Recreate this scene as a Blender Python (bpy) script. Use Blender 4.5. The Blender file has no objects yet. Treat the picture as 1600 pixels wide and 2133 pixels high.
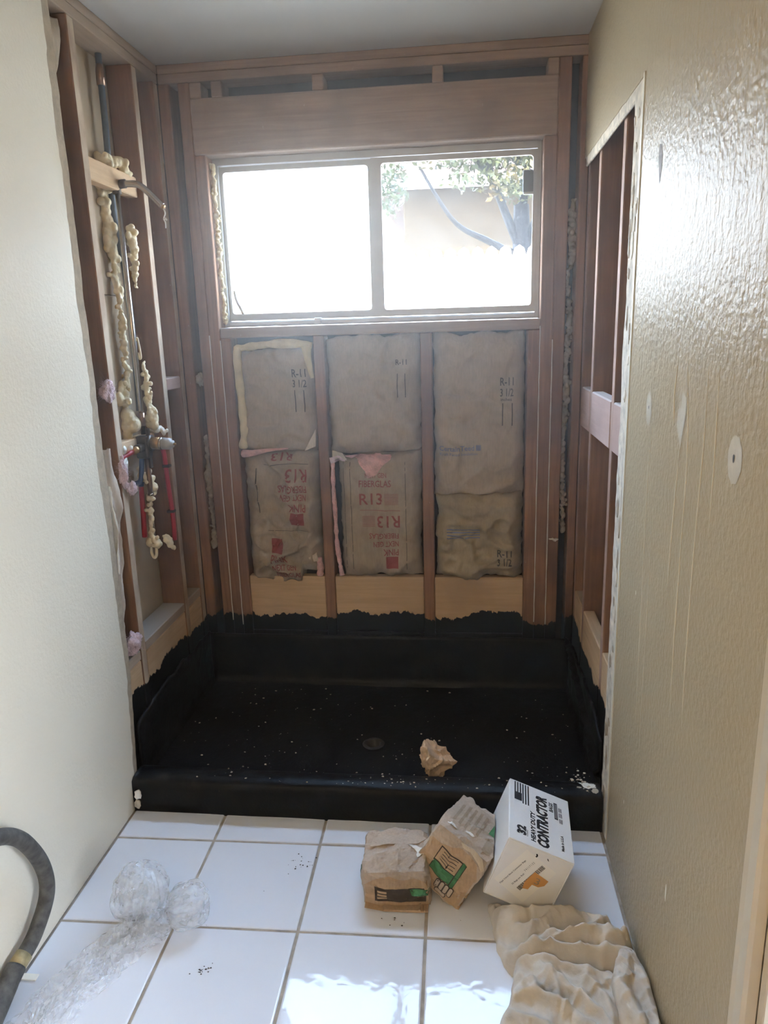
import bpy, bmesh, math, random
import numpy as np
from mathutils import Vector, Matrix, noise as mnoise

random.seed(7)
rng = np.random.default_rng(7)
sc = bpy.context.scene

# ------------------------------------------------------------------ camera
CAM = Vector((1.0925, -2.7999, 1.5008))
YAW, PITCH, ROLL, FPX = 0.1143, 0.2442, -0.0299, 1519.17
fwd = Vector((-math.sin(YAW) * math.cos(PITCH), math.cos(YAW) * math.cos(PITCH), -math.sin(PITCH)))
rt = Vector((math.cos(YAW), math.sin(YAW), 0))
upv = rt.cross(fwd)
c_, s_ = math.cos(ROLL), math.sin(ROLL)
r2 = c_ * rt + s_ * upv
u2 = -s_ * rt + c_ * upv
cd = bpy.data.cameras.new('camera')
cam = bpy.data.objects.new('camera', cd)
sc.collection.objects.link(cam)
M = Matrix((r2, u2, -fwd)).transposed().to_4x4()
M.translation = CAM
cam.matrix_world = M
cd.sensor_fit = 'VERTICAL'
cd.sensor_height = 36.0
cd.lens = FPX / 2133.0 * 36.0
cd.clip_start = 0.05
cd.clip_end = 200
sc.camera = cam

# ------------------------------------------------------------------ world, sun, exposure
world = bpy.data.worlds.new('sky_world')
sc.world = world
world.use_nodes = True
wn = world.node_tree.nodes
wl = world.node_tree.links
bg = wn['Background']
# clear bright sky: pale at the horizon, bluer overhead, the same in every direction
tcw = wn.new('ShaderNodeTexCoord'); sxw = wn.new('ShaderNodeSeparateXYZ'); crw = wn.new('ShaderNodeValToRGB')
wl.new(tcw.outputs['Generated'], sxw.inputs[0]); wl.new(sxw.outputs[2], crw.inputs[0])
crw.color_ramp.elements[0].position = 0.0; crw.color_ramp.elements[0].color = (.53, .565, .615, 1)
crw.color_ramp.elements[1].position = 0.75; crw.color_ramp.elements[1].color = (.46, .66, 1.0, 1)
wl.new(crw.outputs[0], bg.inputs[0])
bg.inputs[1].default_value = 6.5

sd = bpy.data.lights.new('sun', 'SUN')
sd.energy = 3.8
sd.angle = 0.009
sd.color = (1.0, 0.88, 0.68)
sun = bpy.data.objects.new('sun', sd)
sc.collection.objects.link(sun)
# sun stands behind the house, a little to the left, and lights the yard and fence
SE, SA = math.radians(52), math.radians(205)
sun.rotation_euler = (-Vector((math.sin(SA) * math.cos(SE), math.cos(SA) * math.cos(SE), math.sin(SE)))).to_track_quat('-Z', 'Y').to_euler()

sc.view_settings.view_transform = 'Standard'
sc.view_settings.look = 'None'
sc.view_settings.gamma = 1
sc.view_settings.use_curve_mapping = False
sc.view_settings.exposure = 2.78
cy = sc.cycles
cy.max_bounces = 8
cy.diffuse_bounces = 5
cy.glossy_bounces = 3
cy.transparent_max_bounces = 16
cy.volume_bounces = 0
cy.caustics_reflective = False
cy.caustics_refractive = False
cy.sample_clamp_indirect = 6
cy.use_denoising = True

# ------------------------------------------------------------------ helpers
COL = sc.collection

def link(o, parent=None):
    COL.objects.link(o)
    if parent is not None:
        o.parent = parent
    return o

def tag(o, label=None, cat=None, group=None, kind=None):
    if label: o['label'] = label
    if cat: o['category'] = cat
    if group: o['group'] = group
    if kind: o['kind'] = kind
    return o

def empty(name, loc=(0, 0, 0)):
    o = bpy.data.objects.new(name, None)
    o.location = loc
    o.empty_display_size = 0.05
    return link(o)

def mesh_obj(name, verts, faces, mat, parent=None, smooth=False):
    me = bpy.data.meshes.new(name)
    me.from_pydata([tuple(map(float, v)) for v in verts], [], [tuple(map(int, f)) for f in faces])
    me.update()
    o = bpy.data.objects.new(name, me)
    if mat: me.materials.append(mat)
    if smooth:
        me.polygons.foreach_set('use_smooth', [True] * len(me.polygons))
    link(o)
    set_parent(o, parent)
    return o

def set_parent(o, parent):
    if parent is not None:
        o.parent = parent
        o.matrix_parent_inverse = world_of(parent).inverted()

def world_of(o):
    m = o.matrix_basis.copy()
    if o.parent is not None:
        m = world_of(o.parent) @ o.matrix_parent_inverse @ m
    return m

def bm_obj(name, bm, mat, parent=None, smooth=False):
    me = bpy.data.meshes.new(name)
    bm.to_mesh(me)
    bm.free()
    if mat: me.materials.append(mat)
    if smooth:
        me.polygons.foreach_set('use_smooth', [True] * len(me.polygons))
    o = bpy.data.objects.new(name, me)
    link(o)
    set_parent(o, parent)
    return o

def add_box(bm, x0, x1, y0, y1, z0, z1, bev=0.0, rot=None, seg=1):
    r = bmesh.ops.create_cube(bm, size=1.0)
    vs = r['verts']
    bmesh.ops.scale(bm, vec=(x1 - x0, y1 - y0, z1 - z0), verts=vs)
    if bev > 0:
        es = list({e for v in vs for e in v.link_edges})
        rr = bmesh.ops.bevel(bm, geom=es, offset=bev, segments=seg, affect='EDGES', profile=0.5)
        vs = list({v for f in rr['faces'] for v in f.verts} | {v for v in vs if v.is_valid})
    if rot is not None:
        bmesh.ops.rotate(bm, cent=(0, 0, 0), matrix=rot, verts=vs)
    bmesh.ops.translate(bm, vec=((x0 + x1) / 2, (y0 + y1) / 2, (z0 + z1) / 2), verts=vs)
    return vs

def box(name, x0, x1, y0, y1, z0, z1, mat, parent=None, bev=0.002, seg=1):
    bm = bmesh.new()
    add_box(bm, x0, x1, y0, y1, z0, z1, bev, seg=seg)
    return bm_obj(name, bm, mat, parent)

def vnoise(x, y, z=0.0, s=1.0):
    return mnoise.noise(Vector((x * s, y * s, z * s)))

def fbm(x, y, z=0.0, s=1.0, o=4):
    return mnoise.fractal(Vector((x * s, y * s, z * s)), 1.0, 2.0, o)

def tube_data(path, radii, n=10, cap=True):
    P = [Vector(p) for p in path]
    if not hasattr(radii, '__len__'): radii = [radii] * len(P)
    vs, fs = [], []
    nrm = None
    for i, p in enumerate(P):
        a = P[max(i - 1, 0)]; b = P[min(i + 1, len(P) - 1)]
        t = (b - a).normalized()
        if nrm is None:
            nrm = t.orthogonal().normalized()
        else:
            nrm = (nrm - t * nrm.dot(t))
            nrm = nrm.normalized() if nrm.length > 1e-6 else t.orthogonal().normalized()
        bn = t.cross(nrm)
        for k in range(n):
            a_ = 2 * math.pi * k / n
            vs.append(p + (nrm * math.cos(a_) + bn * math.sin(a_)) * radii[i])
    for i in range(len(P) - 1):
        for k in range(n):
            k2 = (k + 1) % n
            fs.append((i * n + k, i * n + k2, (i + 1) * n + k2, (i + 1) * n + k))
    if cap:
        fs.append(tuple(reversed(range(n))))
        fs.append(tuple((len(P) - 1) * n + k for k in range(n)))
    return vs, fs

def tube(name, path, radii, mat, parent=None, n=10):
    v, f = tube_data(path, radii, n)
    return mesh_obj(name, v, f, mat, parent, smooth=True)

def spline(pts, k=8):
    P = [Vector(p) for p in pts]
    out = []
    for i in range(len(P) - 1):
        p0 = P[max(i - 1, 0)]; p1 = P[i]; p2 = P[i + 1]; p3 = P[min(i + 2, len(P) - 1)]
        for j in range(k):
            t = j / k
            out.append(0.5 * ((2 * p1) + (p2 - p0) * t + (2 * p0 - 5 * p1 + 4 * p2 - p3) * t * t + (3 * p1 - p0 - 3 * p2 + p3) * t ** 3))
    out.append(P[-1])
    return out

# ------------------------------------------------------------------ material helpers
def newmat(name):
    m = bpy.data.materials.new(name)
    m.use_nodes = True
    nt = m.node_tree
    b = nt.nodes['Principled BSDF']
    return m, nt, b

def N(nt, t, **kw):
    n = nt.nodes.new(t)
    for k, v in kw.items():
        setattr(n, k, v)
    return n

def setin(n, **kw):
    for k, v in kw.items():
        n.inputs[k.replace('_', ' ')].default_value = v

def ramp(nt, fac, stops):
    r = N(nt, 'ShaderNodeValToRGB')
    el = r.color_ramp.elements
    while len(el) < len(stops): el.new(0.5)
    for e, (p, c) in zip(el, stops):
        e.position = p
        e.color = (*c, 1) if len(c) == 3 else c
    nt.links.new(fac, r.inputs[0])
    return r.outputs[0]

def noise_n(nt, vec, scale, detail=4, rough=0.55, dist=0.0):
    n = N(nt, 'ShaderNodeTexNoise')
    n.inputs['Scale'].default_value = scale
    n.inputs['Detail'].default_value = detail
    n.inputs['Roughness'].default_value = rough
    n.inputs['Distortion'].default_value = dist
    if vec is not None: nt.links.new(vec, n.inputs['Vector'])
    return n.outputs['Fac']

def pos_vec(nt, scale=(1, 1, 1), rand=False):
    g = N(nt, 'ShaderNodeNewGeometry')
    v = g.outputs['Position']
    if rand:
        oi = N(nt, 'ShaderNodeObjectInfo')
        mu = N(nt, 'ShaderNodeMath', operation='MULTIPLY')
        nt.links.new(oi.outputs['Random'], mu.inputs[0]); mu.inputs[1].default_value = 37.0
        ad = N(nt, 'ShaderNodeVectorMath', operation='ADD')
        nt.links.new(v, ad.inputs[0]); nt.links.new(mu.outputs[0], ad.inputs[1])
        v = ad.outputs[0]
    mp = N(nt, 'ShaderNodeMapping')
    mp.inputs['Scale'].default_value = scale
    nt.links.new(v, mp.inputs['Vector'])
    return mp.outputs[0]

def mixc(nt, fac, a, b, mode='MIX'):
    m = N(nt, 'ShaderNodeMix', data_type='RGBA', blend_type=mode)
    if hasattr(fac, 'is_linked') or not isinstance(fac, (int, float)): nt.links.new(fac, m.inputs[0])
    else: m.inputs[0].default_value = fac
    for s, i in ((a, 6), (b, 7)):
        if isinstance(s, tuple): m.inputs[i].default_value = (*s, 1)
        else: nt.links.new(s, m.inputs[i])
    return m.outputs[2]

def math_n(nt, op, a, b=None, clamp=False):
    m = N(nt, 'ShaderNodeMath', operation=op)
    m.use_clamp = clamp
    for s, i in ((a, 0), (b, 1)):
        if s is None: continue
        if isinstance(s, (int, float)): m.inputs[i].default_value = s
        else: nt.links.new(s, m.inputs[i])
    return m.outputs[0]

def bump(nt, b, height, strength=0.3, dist=0.01):
    n = N(nt, 'ShaderNodeBump')
    n.inputs['Strength'].default_value = strength
    n.inputs['Distance'].default_value = dist
    nt.links.new(height, n.inputs['Height'])
    nt.links.new(n.outputs[0], b.inputs['Normal'])

def plain(name, col, rough=0.6, metal=0.0, var=0.0, scale=20, bmp=0.0, bscale=60, bdist=0.003):
    m, nt, b = newmat(name)
    b.inputs['Roughness'].default_value = rough
    b.inputs['Metallic'].default_value = metal
    if var > 0:
        v = pos_vec(nt)
        f = noise_n(nt, v, scale, 5)
        lo = tuple(max(0, c * (1 - var)) for c in col); hi = tuple(min(1, c * (1 + var)) for c in col)
        nt.links.new(ramp(nt, f, [(0.3, lo), (0.7, hi)]), b.inputs['Base Color'])
    else:
        b.inputs['Base Color'].default_value = (*col, 1)
    if bmp > 0:
        v = pos_vec(nt)
        bump(nt, b, noise_n(nt, v, bscale, 5), bmp, bdist)
    return m

TAR = (0.0022, 0.0022, 0.0028)

def tar_mask(nt, level=0.35, fall=0.012):
    """tar brushed up to an uneven height"""
    g = N(nt, 'ShaderNodeNewGeometry')
    sx = N(nt, 'ShaderNodeSeparateXYZ'); nt.links.new(g.outputs['Position'], sx.inputs[0])
    n1 = noise_n(nt, pos_vec(nt, (1, 1, .6)), 5.5, 2)
    n2 = noise_n(nt, pos_vec(nt, (1, 1, .45)), 55, 4, .7)
    a = math_n(nt, 'MULTIPLY_ADD', n1, 0.13); a.node.inputs[2].default_value = level - 0.065
    c = math_n(nt, 'MULTIPLY_ADD', n2, 0.05); nt.links.new(a, c.node.inputs[2])
    d = math_n(nt, 'SUBTRACT', c, sx.outputs[2])
    e = math_n(nt, 'SUBTRACT', d, 0.025)
    return math_n(nt, 'MULTIPLY', e, 900.0, clamp=True)

def wood(name, c1, c2, axis='z', tar=None, dirt=0.35, rough=0.75, dust=0.0, edge=None):
    m, nt, b = newmat(name)
    sc_ = {'x': (0.06, 1, 1), 'y': (1, 0.06, 1), 'z': (1, 1, 0.06)}[axis]
    v = pos_vec(nt, sc_, rand=True)
    g1 = noise_n(nt, v, 60, 5, .6, .6)
    g2 = noise_n(nt, pos_vec(nt, (1, 1, 1), rand=True), 3.2, 4)
    col = ramp(nt, g1, [(0.28, c1), (0.68, c2)])
    dk = tuple(c * (1 - dirt) for c in c1)
    col = mixc(nt, ramp(nt, g2, [(0.42, (0, 0, 0)), (0.75, (1, 1, 1))]), col, dk)
    # pale plaster scuffs
    g3 = noise_n(nt, pos_vec(nt, (1, 1, .35), rand=True), 90, 3, .7)
    col = mixc(nt, ramp(nt, g3, [(0.70, (0, 0, 0)), (0.76, (.55, .55, .55))]), col, (0.55, 0.48, 0.40))
    if dust > 0:
        g = N(nt, 'ShaderNodeNewGeometry')
        s = N(nt, 'ShaderNodeSeparateXYZ'); nt.links.new(g.outputs['Normal'], s.inputs[0])
        f = math_n(nt, 'MULTIPLY', s.outputs[2], dust, clamp=True)
        col = mixc(nt, f, col, (0.42, 0.39, 0.35))
    if edge is not None:      # room-facing edge: pale board dust, plus painted window light on the left wall
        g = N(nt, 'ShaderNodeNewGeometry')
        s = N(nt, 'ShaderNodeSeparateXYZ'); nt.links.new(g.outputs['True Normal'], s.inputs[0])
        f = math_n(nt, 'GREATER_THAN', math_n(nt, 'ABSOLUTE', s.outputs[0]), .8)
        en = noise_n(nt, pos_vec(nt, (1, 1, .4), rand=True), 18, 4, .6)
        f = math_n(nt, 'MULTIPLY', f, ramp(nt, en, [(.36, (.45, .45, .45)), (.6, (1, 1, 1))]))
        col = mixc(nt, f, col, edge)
    ro = None
    if tar is not None:
        tm = tar_mask(nt, tar)
        col = mixc(nt, tm, col, TAR)
        ro = math_n(nt, 'MULTIPLY_ADD', tm, 0.45 - rough); ro.node.inputs[2].default_value = rough
        nt.links.new(ro, b.inputs['Roughness'])
    else:
        b.inputs['Roughness'].default_value = rough
    b.inputs['Specular IOR Level'].default_value = 0.3
    nt.links.new(col, b.inputs['Base Color'])
    bump(nt, b, g1, 0.25, 0.0015)
    return m

OLD1, OLD2 = (0.195, 0.092, 0.045), (0.345, 0.175, 0.086)
NEW1, NEW2 = (0.52, 0.34, 0.185), (0.66, 0.46, 0.27)
M_stud = wood('old_fir_vertical', OLD1, OLD2, 'z', tar=0.35)
M_studL = wood('old_fir_dusty_lit_edge', OLD1, OLD2, 'z', tar=0.35, edge=(.52, .41, .29))  # edge colour mixes board dust with painted-in window light
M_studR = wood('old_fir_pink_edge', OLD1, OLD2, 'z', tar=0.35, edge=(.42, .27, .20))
M_beam = wood('old_fir_along_x', (0.27, 0.175, 0.118), (0.38, 0.26, 0.18), 'x', dirt=.2)
M_beamy = wood('old_fir_along_y', (0.36, 0.27, 0.19), (0.47, 0.36, 0.26), 'y', dirt=.2, dust=.8)
M_newx = wood('new_pine_along_x', NEW1, NEW2, 'x', tar=0.365, dirt=.12)
M_newy = wood('new_pine_along_y', NEW1, NEW2, 'y', tar=0.355, dirt=.2)
M_newb = wood('cut_pine_block', (0.55, 0.36, 0.20), (0.70, 0.50, 0.30), 'y', dirt=.1)
M_pinkb = wood('pale_pink_block', (0.46, 0.29, 0.23), (0.58, 0.40, 0.33), 'y', dirt=.2, dust=.7)

def paint(name, c, rough, bstr, vertical=False, spec=0.5, vs=60):
    m, nt, b = newmat(name)
    v = pos_vec(nt)
    f = noise_n(nt, v, 2.2, 3)
    col = ramp(nt, f, [(0.3, tuple(x * .95 for x in c)), (0.7, c)])
    sp = noise_n(nt, v, 140, 2)
    col = mixc(nt, ramp(nt, sp, [(0.68, (0, 0, 0)), (0.74, (.35, .35, .35))]), col, tuple(min(1, x * 1.25) for x in c))
    nt.links.new(col, b.inputs['Base Color'])
    b.inputs['Roughness'].default_value = rough
    b.inputs['Specular IOR Level'].default_value = spec
    h = noise_n(nt, v, vs, 3, .5)
    if vertical:
        h2 = noise_n(nt, pos_vec(nt, (1, 1, .13)), 48, 2, .5)
        gz = N(nt, 'ShaderNodeNewGeometry'); sz = N(nt, 'ShaderNodeSeparateXYZ'); nt.links.new(gz.outputs['Position'], sz.inputs[0])
        mk = ramp(nt, math_n(nt, 'MULTIPLY', sz.outputs[2], .4), [(.50, (.1, .1, .1)), (.60, (1, 1, 1)), (.82, (1, 1, 1)), (.9, (.3, .3, .3))])
        h = math_n(nt, 'ADD', h, math_n(nt, 'MULTIPLY', h2, mk))
    bump(nt, b, h, bstr, 0.004)
    return m

M_wallL = paint('cream_wall_paint', (0.74, 0.665, 0.525), 0.5, 0.35, vs=110, spec=.35)
M_wallR = paint('tan_gloss_wall_paint', (0.44, 0.355, 0.225), 0.42, 0.8, vertical=True, vs=75, spec=.16)
M_ceil = paint('ceiling_paint', (0.56, 0.54, 0.51), 0.8, 0.1, vs=60, spec=.2)
M_gyp = plain('torn_gypsum_paper', (0.60, 0.53, 0.42), 0.85, var=.3, scale=35, bmp=.5, bscale=80)
M_gypL = plain('dusty_unpainted_gypsum', (0.37, 0.285, 0.19), 0.85, var=.18, scale=45, bmp=.4, bscale=120)
M_bead = plain('cream_corner_bead', (0.66, 0.61, 0.49), 0.5, var=.08, scale=20)
M_board = plain('grey_tan_board_back', (0.43, 0.33, 0.215), 0.9, var=.1, scale=6)
M_dark = plain('dark_sheathing', (0.045, 0.036, 0.03), 0.9, var=.3, scale=8)
M_trim = plain('cream_door_trim_paint', (0.60, 0.52, 0.39), 0.4)
M_ext = plain('exterior_stucco', (0.6, 0.55, 0.47), 0.9)

W = 1.52
H = 2.437
YB = -3.7          # rear wall of the bathroom
STR = 'structure'

# ------------------------------------------------------------------ floor with tiles
m, nt, b = newmat('white_glazed_tile')
v = pos_vec(nt)
f = noise_n(nt, v, 1.3, 3)
col = ramp(nt, f, [(0.3, (0.72, 0.745, 0.80)), (0.7, (0.77, 0.79, 0.84))])
sp = noise_n(nt, pos_vec(nt, rand=True), 23, 5, .75)
col = mixc(nt, ramp(nt, sp, [(0.735, (0, 0, 0)), (0.745, (.9, .9, .9))]), col, (0.06, 0.06, 0.065))
nt.links.new(col, b.inputs['Base Color'])
b.inputs['Roughness'].default_value = 0.06
b.inputs['Specular IOR Level'].default_value = .24
bump(nt, b, noise_n(nt, pos_vec(nt), 20, 2), 0.10, 0.006)
M_tile = m
M_grout = plain('dirty_grout', (0.40, 0.35, 0.29), 0.9, var=.3, scale=25, bmp=.4, bscale=150)

floor = box('floor', -0.1, W + 0.1, YB, 0.13, -0.12, -0.004, M_grout, bev=0)
tag(floor, 'white glazed square tile floor with dirty grout joints', 'floor', kind=STR)
S = 0.3298
TR = 0.0167
ca, sa = math.cos(TR), math.sin(TR)
def rot_tile(x, y):
    x -= .76; y += .9
    return (.76 + ca * x - sa * y, -.9 + sa * x + ca * y)
xs = [0.3239 + S * k for k in range(-2, 6)]
ys = [-0.9381 - S * k for k in range(-1, 9)]
G = 0.0042
def clip_poly(poly, axis, val, keep_less):
    out = []
    for i in range(len(poly)):
        a, c = poly[i], poly[(i + 1) % len(poly)]
        ia = (a[axis] <= val) == keep_less; ic = (c[axis] <= val) == keep_less
        if ia: out.append(a)
        if ia != ic:
            t = (val - a[axis]) / (c[axis] - a[axis])
            out.append((a[0] + t * (c[0] - a[0]), a[1] + t * (c[1] - a[1])))
    return out
for i in range(len(xs) - 1):
    for j in range(len(ys) - 1):
        q = [rot_tile(xs[i] + G, ys[j + 1] + G), rot_tile(xs[i + 1] - G, ys[j + 1] + G),
             rot_tile(xs[i + 1] - G, ys[j] - G), rot_tile(xs[i] + G, ys[j] - G)]
        q = clip_poly(q, 0, 0.020, False); 
        if len(q) > 2: q = clip_poly(q, 0, W - 0.022, True)
        if len(q) > 2: q = clip_poly(q, 1, -0.823, True)
        if len(q) > 2: q = clip_poly(q, 1, YB + .01, False)
        if len(q) < 3: continue
        ar = abs(sum(q[k][0] * q[(k + 1) % len(q)][1] - q[(k + 1) % len(q)][0] * q[k][1] for k in range(len(q)))) / 2
        if ar < 4e-4: continue
        cx = sum(p[0] for p in q) / len(q); cyy = sum(p[1] for p in q) / len(q)
        dz = random.uniform(-.0006, .0006)
        n = len(q)
        def ins(d, z):
            return [(p[0] + (cx - p[0]) / max(1e-6, math.hypot(cx - p[0], cyy - p[1])) * d, p[1] + (cyy - p[1]) / max(1e-6, math.hypot(cx - p[0], cyy - p[1])) * d, z) for p in q]
        vs = ins(0, -.008) + ins(0, -.002 + dz) + ins(.003, -.0004 + dz) + ins(.006, dz)
        fs = []
        for L in range(3):
            for k in range(n):
                fs.append((L * n + k, L * n + (k + 1) % n, (L + 1) * n + (k + 1) % n, (L + 1) * n + k))
        fs.append(tuple(3 * n + k for k in range(n)))
        mesh_obj('tile', vs, fs, M_tile, floor)

# ------------------------------------------------------------------ ceiling and roof
ceiling = box('ceiling', -0.1, W + 0.1, YB, 0.0, H, H + 0.013, M_ceil, bev=0)
tag(ceiling, 'plain grey white painted ceiling', 'ceiling', kind=STR)
roof = box('roof', -2.5, 4.2, YB - .6, 0.25, H + 0.25, H + 0.42, M_dark, bev=0)
tag(roof, 'house roof above the bathroom', 'roof', kind=STR)

# ------------------------------------------------------------------ left wall
wall_left = empty('wall_left', (0, -1.8, 0)); tag(wall_left, 'cream painted side wall opened down to its studs beside the shower', 'wall', kind=STR)
YL = -0.735
def ragged_panel(name, x0, x1, edge_fn, y_near, z0, z1, mat, parent, n=60, sign=1):
    """upright board in a y-z plane whose far edge runs along edge_fn(z)"""
    vs, fs = [], []
    for i in range(n + 1):
        z = z0 + (z1 - z0) * i / n
        e = edge_fn(z)
        vs += [(x1, y_near, z), (x1, e, z), (x0, e, z), (x0, y_near, z)]
    for i in range(n):
        a, c = i * 4, (i + 1) * 4
        for k in range(4):
            fs.append((a + k, a + (k + 1) % 4, c + (k + 1) % 4, c + k))
    fs.append((3, 2, 1, 0)); fs.append(tuple(n * 4 + k for k in range(4)))
    o = mesh_obj(name, vs, fs, mat, parent)
    bm = bmesh.new(); bm.from_mesh(o.data); bmesh.ops.recalc_face_normals(bm, faces=bm.faces); bm.to_mesh(o.data); bm.free()
    return o
eL = lambda z: YL + 0.006 * vnoise(0, 0, z, 9) + 0.004 * vnoise(3, 0, z, 31) - (0.05 * max(0, (0.45 - z) / .45))
ragged_panel('drywall_panel', 0.0015, 0.0125, eL, YB, 0.0, 2.40, M_gypL, wall_left, 110)
# paint film stops short of the cut edge
eL2 = lambda z: eL(z) - 0.042 - 0.012 * vnoise(7, 0, z, 4) - .005 * vnoise(2, 0, z, 22) + 0.02 * max(0, (1.0 - z))
ragged_panel('painted_face', 0.0125, 0.0145, eL2, YB, 0.0, 2.41, M_wallL, wall_left, 140)
box('drywall_strip', 0.0015, 0.0145, YB, -0.80, 2.405, H, M_wallL, wall_left, bev=0)

def stud(x0, x1, y0, y1, z0, z1, parent, mat=None, name='stud'):
    return box(name, x0, x1, y0, y1, z0, z1, mat or M_stud, parent, bev=0.003)
SD = 0.089
for y0 in (-0.622, -0.217):
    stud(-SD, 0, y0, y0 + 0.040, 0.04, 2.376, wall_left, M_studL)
for k in range(1, 8):
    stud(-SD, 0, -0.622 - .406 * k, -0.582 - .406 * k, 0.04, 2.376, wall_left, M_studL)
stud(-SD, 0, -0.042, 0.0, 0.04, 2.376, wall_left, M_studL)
box('top_plate', -SD, 0.001, YB, 0.0, 2.377, 2.4075, M_beamy, wall_left, bev=.002)
box('top_plate', -SD, 0.003, YB, 0.0, 2.4085, H - .001, M_beamy, wall_left, bev=.002)
box('sole_plate', -SD, 0, YB, 0.0, 0.0, 0.04, M_stud, wall_left, bev=.002)
# inner face of the neighbouring room's board
box('backing_board', -SD - .014, -SD - .001, YB, 0.0, 1.642, H, M_board, wall_left, bev=.001)
box('backing_board', -SD - .014, -SD - .001, YB, 0.0, 0.0, 1.638, M_board, wall_left, bev=.001)
box('outer_board', -SD - .03, -SD - .015, YB, 0.12, -.1, H + .2, M_ext, wall_left, bev=0)
# ledge boards and new blocking at the foot
for (a, c) in ((-0.582, -0.217), (-0.177, -0.042), (-0.735, -0.622)):
    zz = 0.488 if a > -.7 else 0.475
    box('ledge_board', -SD, -0.001, a, c, zz - .036, zz, M_beamy, wall_left, bev=.003)
    box('blocking_board', -0.040, -0.002, a + .001, c - .001, 0.06, zz - .037, M_newy, wall_left, bev=.003)
    box('blocking_board', -SD, -0.042, a + .001, c - .001, 0.06, zz - .037, M_stud, wall_left, bev=.003)
box('blocking_board', -0.055, -0.001, -0.177, -0.042, 1.305, 1.352, M_pinkb, wall_left, bev=.004)
# pipe supports between the two open studs
box('shower_arm_block', -0.060, -0.020, -0.582, -0.217, 1.965, 2.030, M_newb, wall_left, bev=.003)
box('valve_block', -SD, -0.050, -0.582, -0.217, 1.118, 1.160, M_newb, wall_left, bev=.003)

# ------------------------------------------------------------------ right wall
wall_right = empty('wall_right', (W, -1.8, 0)); tag(wall_right, 'glossy tan side wall with a cut opening showing studs', 'wall', kind=STR)
YR, ZT = -0.875, 2.058
eR = lambda z: YR + .006 * vnoise(1, 0, z, 5) + .003 * vnoise(1, 4, z, 30)
ragged_panel('painted_face', W - .0145, W - .0125, eR, -1.90, 0.0, ZT, M_wallR, wall_right, 120)
eR2 = lambda z: -0.775 + .014 * vnoise(5, 0, z, 6) + .008 * vnoise(5, 4, z, 28)
ragged_panel('drywall_panel', W - .0125, W - .0015, eR2, -1.90, 0.0, ZT - .03, M_gyp, wall_right, 140)
box('corner_bead', W - .0175, W - .0130, YR - .012, YR + .004, 0.02, ZT, M_bead, wall_right, bev=.001)
# above the opening the board is still there
vs = []; fs = []
nn = 40
for i in range(nn + 1):
    y = -1.90 + (1.90 - .001) * i / nn
    zb = ZT if y < YR else ZT - .004 + .004 * vnoise(y, 0, 0, 25)
    for (x, z) in ((W - .0145, zb), (W - .0145, H), (W - .0015, H), (W - .0015, zb)):
        vs.append((x, y, z))
for i in range(nn):
    a, c = i * 4, i * 4 + 4
    for k in range(4): fs.append((a + k, c + k, c + (k + 1) % 4, a + (k + 1) % 4))
fs.append((0, 1, 2, 3)); fs.append(tuple(nn * 4 + k for k in (3, 2, 1, 0)))
mesh_obj('upper_drywall', vs, fs, M_wallR, wall_right)
box('torn_paper_strip', W - .0125, W - .003, -0.86, -0.02, ZT - .033, ZT + .001, M_gyp, wall_right, bev=.003)
for y0 in (-0.625, -0.255):
    stud(W, W + SD, y0, y0 + 0.040, 0.04, 2.40, wall_right, M_studR)
stud(W, W + SD, -0.042, 0.0, 0.04, 2.40, wall_right, M_studR)
for k in range(1, 4):
    stud(W, W + SD, -0.625 - .37 * k, -0.585 - .37 * k, 0.04, 2.40, wall_right, M_studR)
box('top_plate', W, W + SD, -1.95, 0.0, 2.40, H, M_beamy, wall_right, bev=.002)
box('sole_plate', W, W + SD, -1.95, 0.0, 0.0, 0.04, M_stud, wall_right, bev=.002)
for a in ((-1.91, .12, 0, H + .2), (YB - .1, -2.73, 0, H + .2), (-2.73, -1.91, 2.10, H + .2)):
    box('backing_board', W + SD + .001, W + SD + .014, a[0], a[1], a[2], a[3], M_dark, wall_right, bev=.001)
for (a, c) in ((-0.585, -0.256), (-0.214, -0.043), (-0.955, -0.626)):
    box('blocking_board', W - .002, W + .038, a, c, 1.136, 1.280, M_pinkb, wall_right, bev=.004)
    box('blocking_board', W - .001, W + .038, a, c, 0.06, .492 if a > -.9 else .50, M_newy, wall_right, bev=.003)

# door and casing
trim = empty('trim_1', (W, -1.87, 0)); tag(trim, 'cream painted door casing on the tan wall', 'trim', kind=STR)
bm = bmesh.new()
prof = [(-1.84, .0145), (-1.842, .024), (-1.852, .028), (-1.866, .026), (-1.872, .030), (-1.902, .033), (-1.908, .028), (-1.91, .0145)]
vb = [bm.verts.new((W - d, y, 0)) for y, d in prof]
vt = [bm.verts.new((W - d, y, 2.1)) for y, d in prof]
for k in range(len(prof) - 1): bm.faces.new((vb[k], vb[k + 1], vt[k + 1], vt[k]))
bm.faces.new(vt); bm.faces.new(list(reversed(vb)))
bmesh.ops.recalc_face_normals(bm, faces=bm.faces)
bm_obj('door_casing', bm, M_trim, trim)
box('door_jamb', W - .014, W + .10, -1.93, -1.911, 0, 2.08, M_trim, trim, bev=.002)
box('door_casing_head', W - .033, W - .014, -2.80, -1.84, 2.1, 2.165, M_trim, trim, bev=.004)
box('drywall_strip', W - .0145, W + .05, -1.93, -1.895, 2.1, H, M_wallR, wall_right, bev=0)
door = box('door_1', W + .13, W + .90, -1.930, -1.895, 0.005, 2.09, M_trim, bev=.003)
tag(door, 'cream bathroom door swung open into the next room', 'door', kind=STR)
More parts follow.
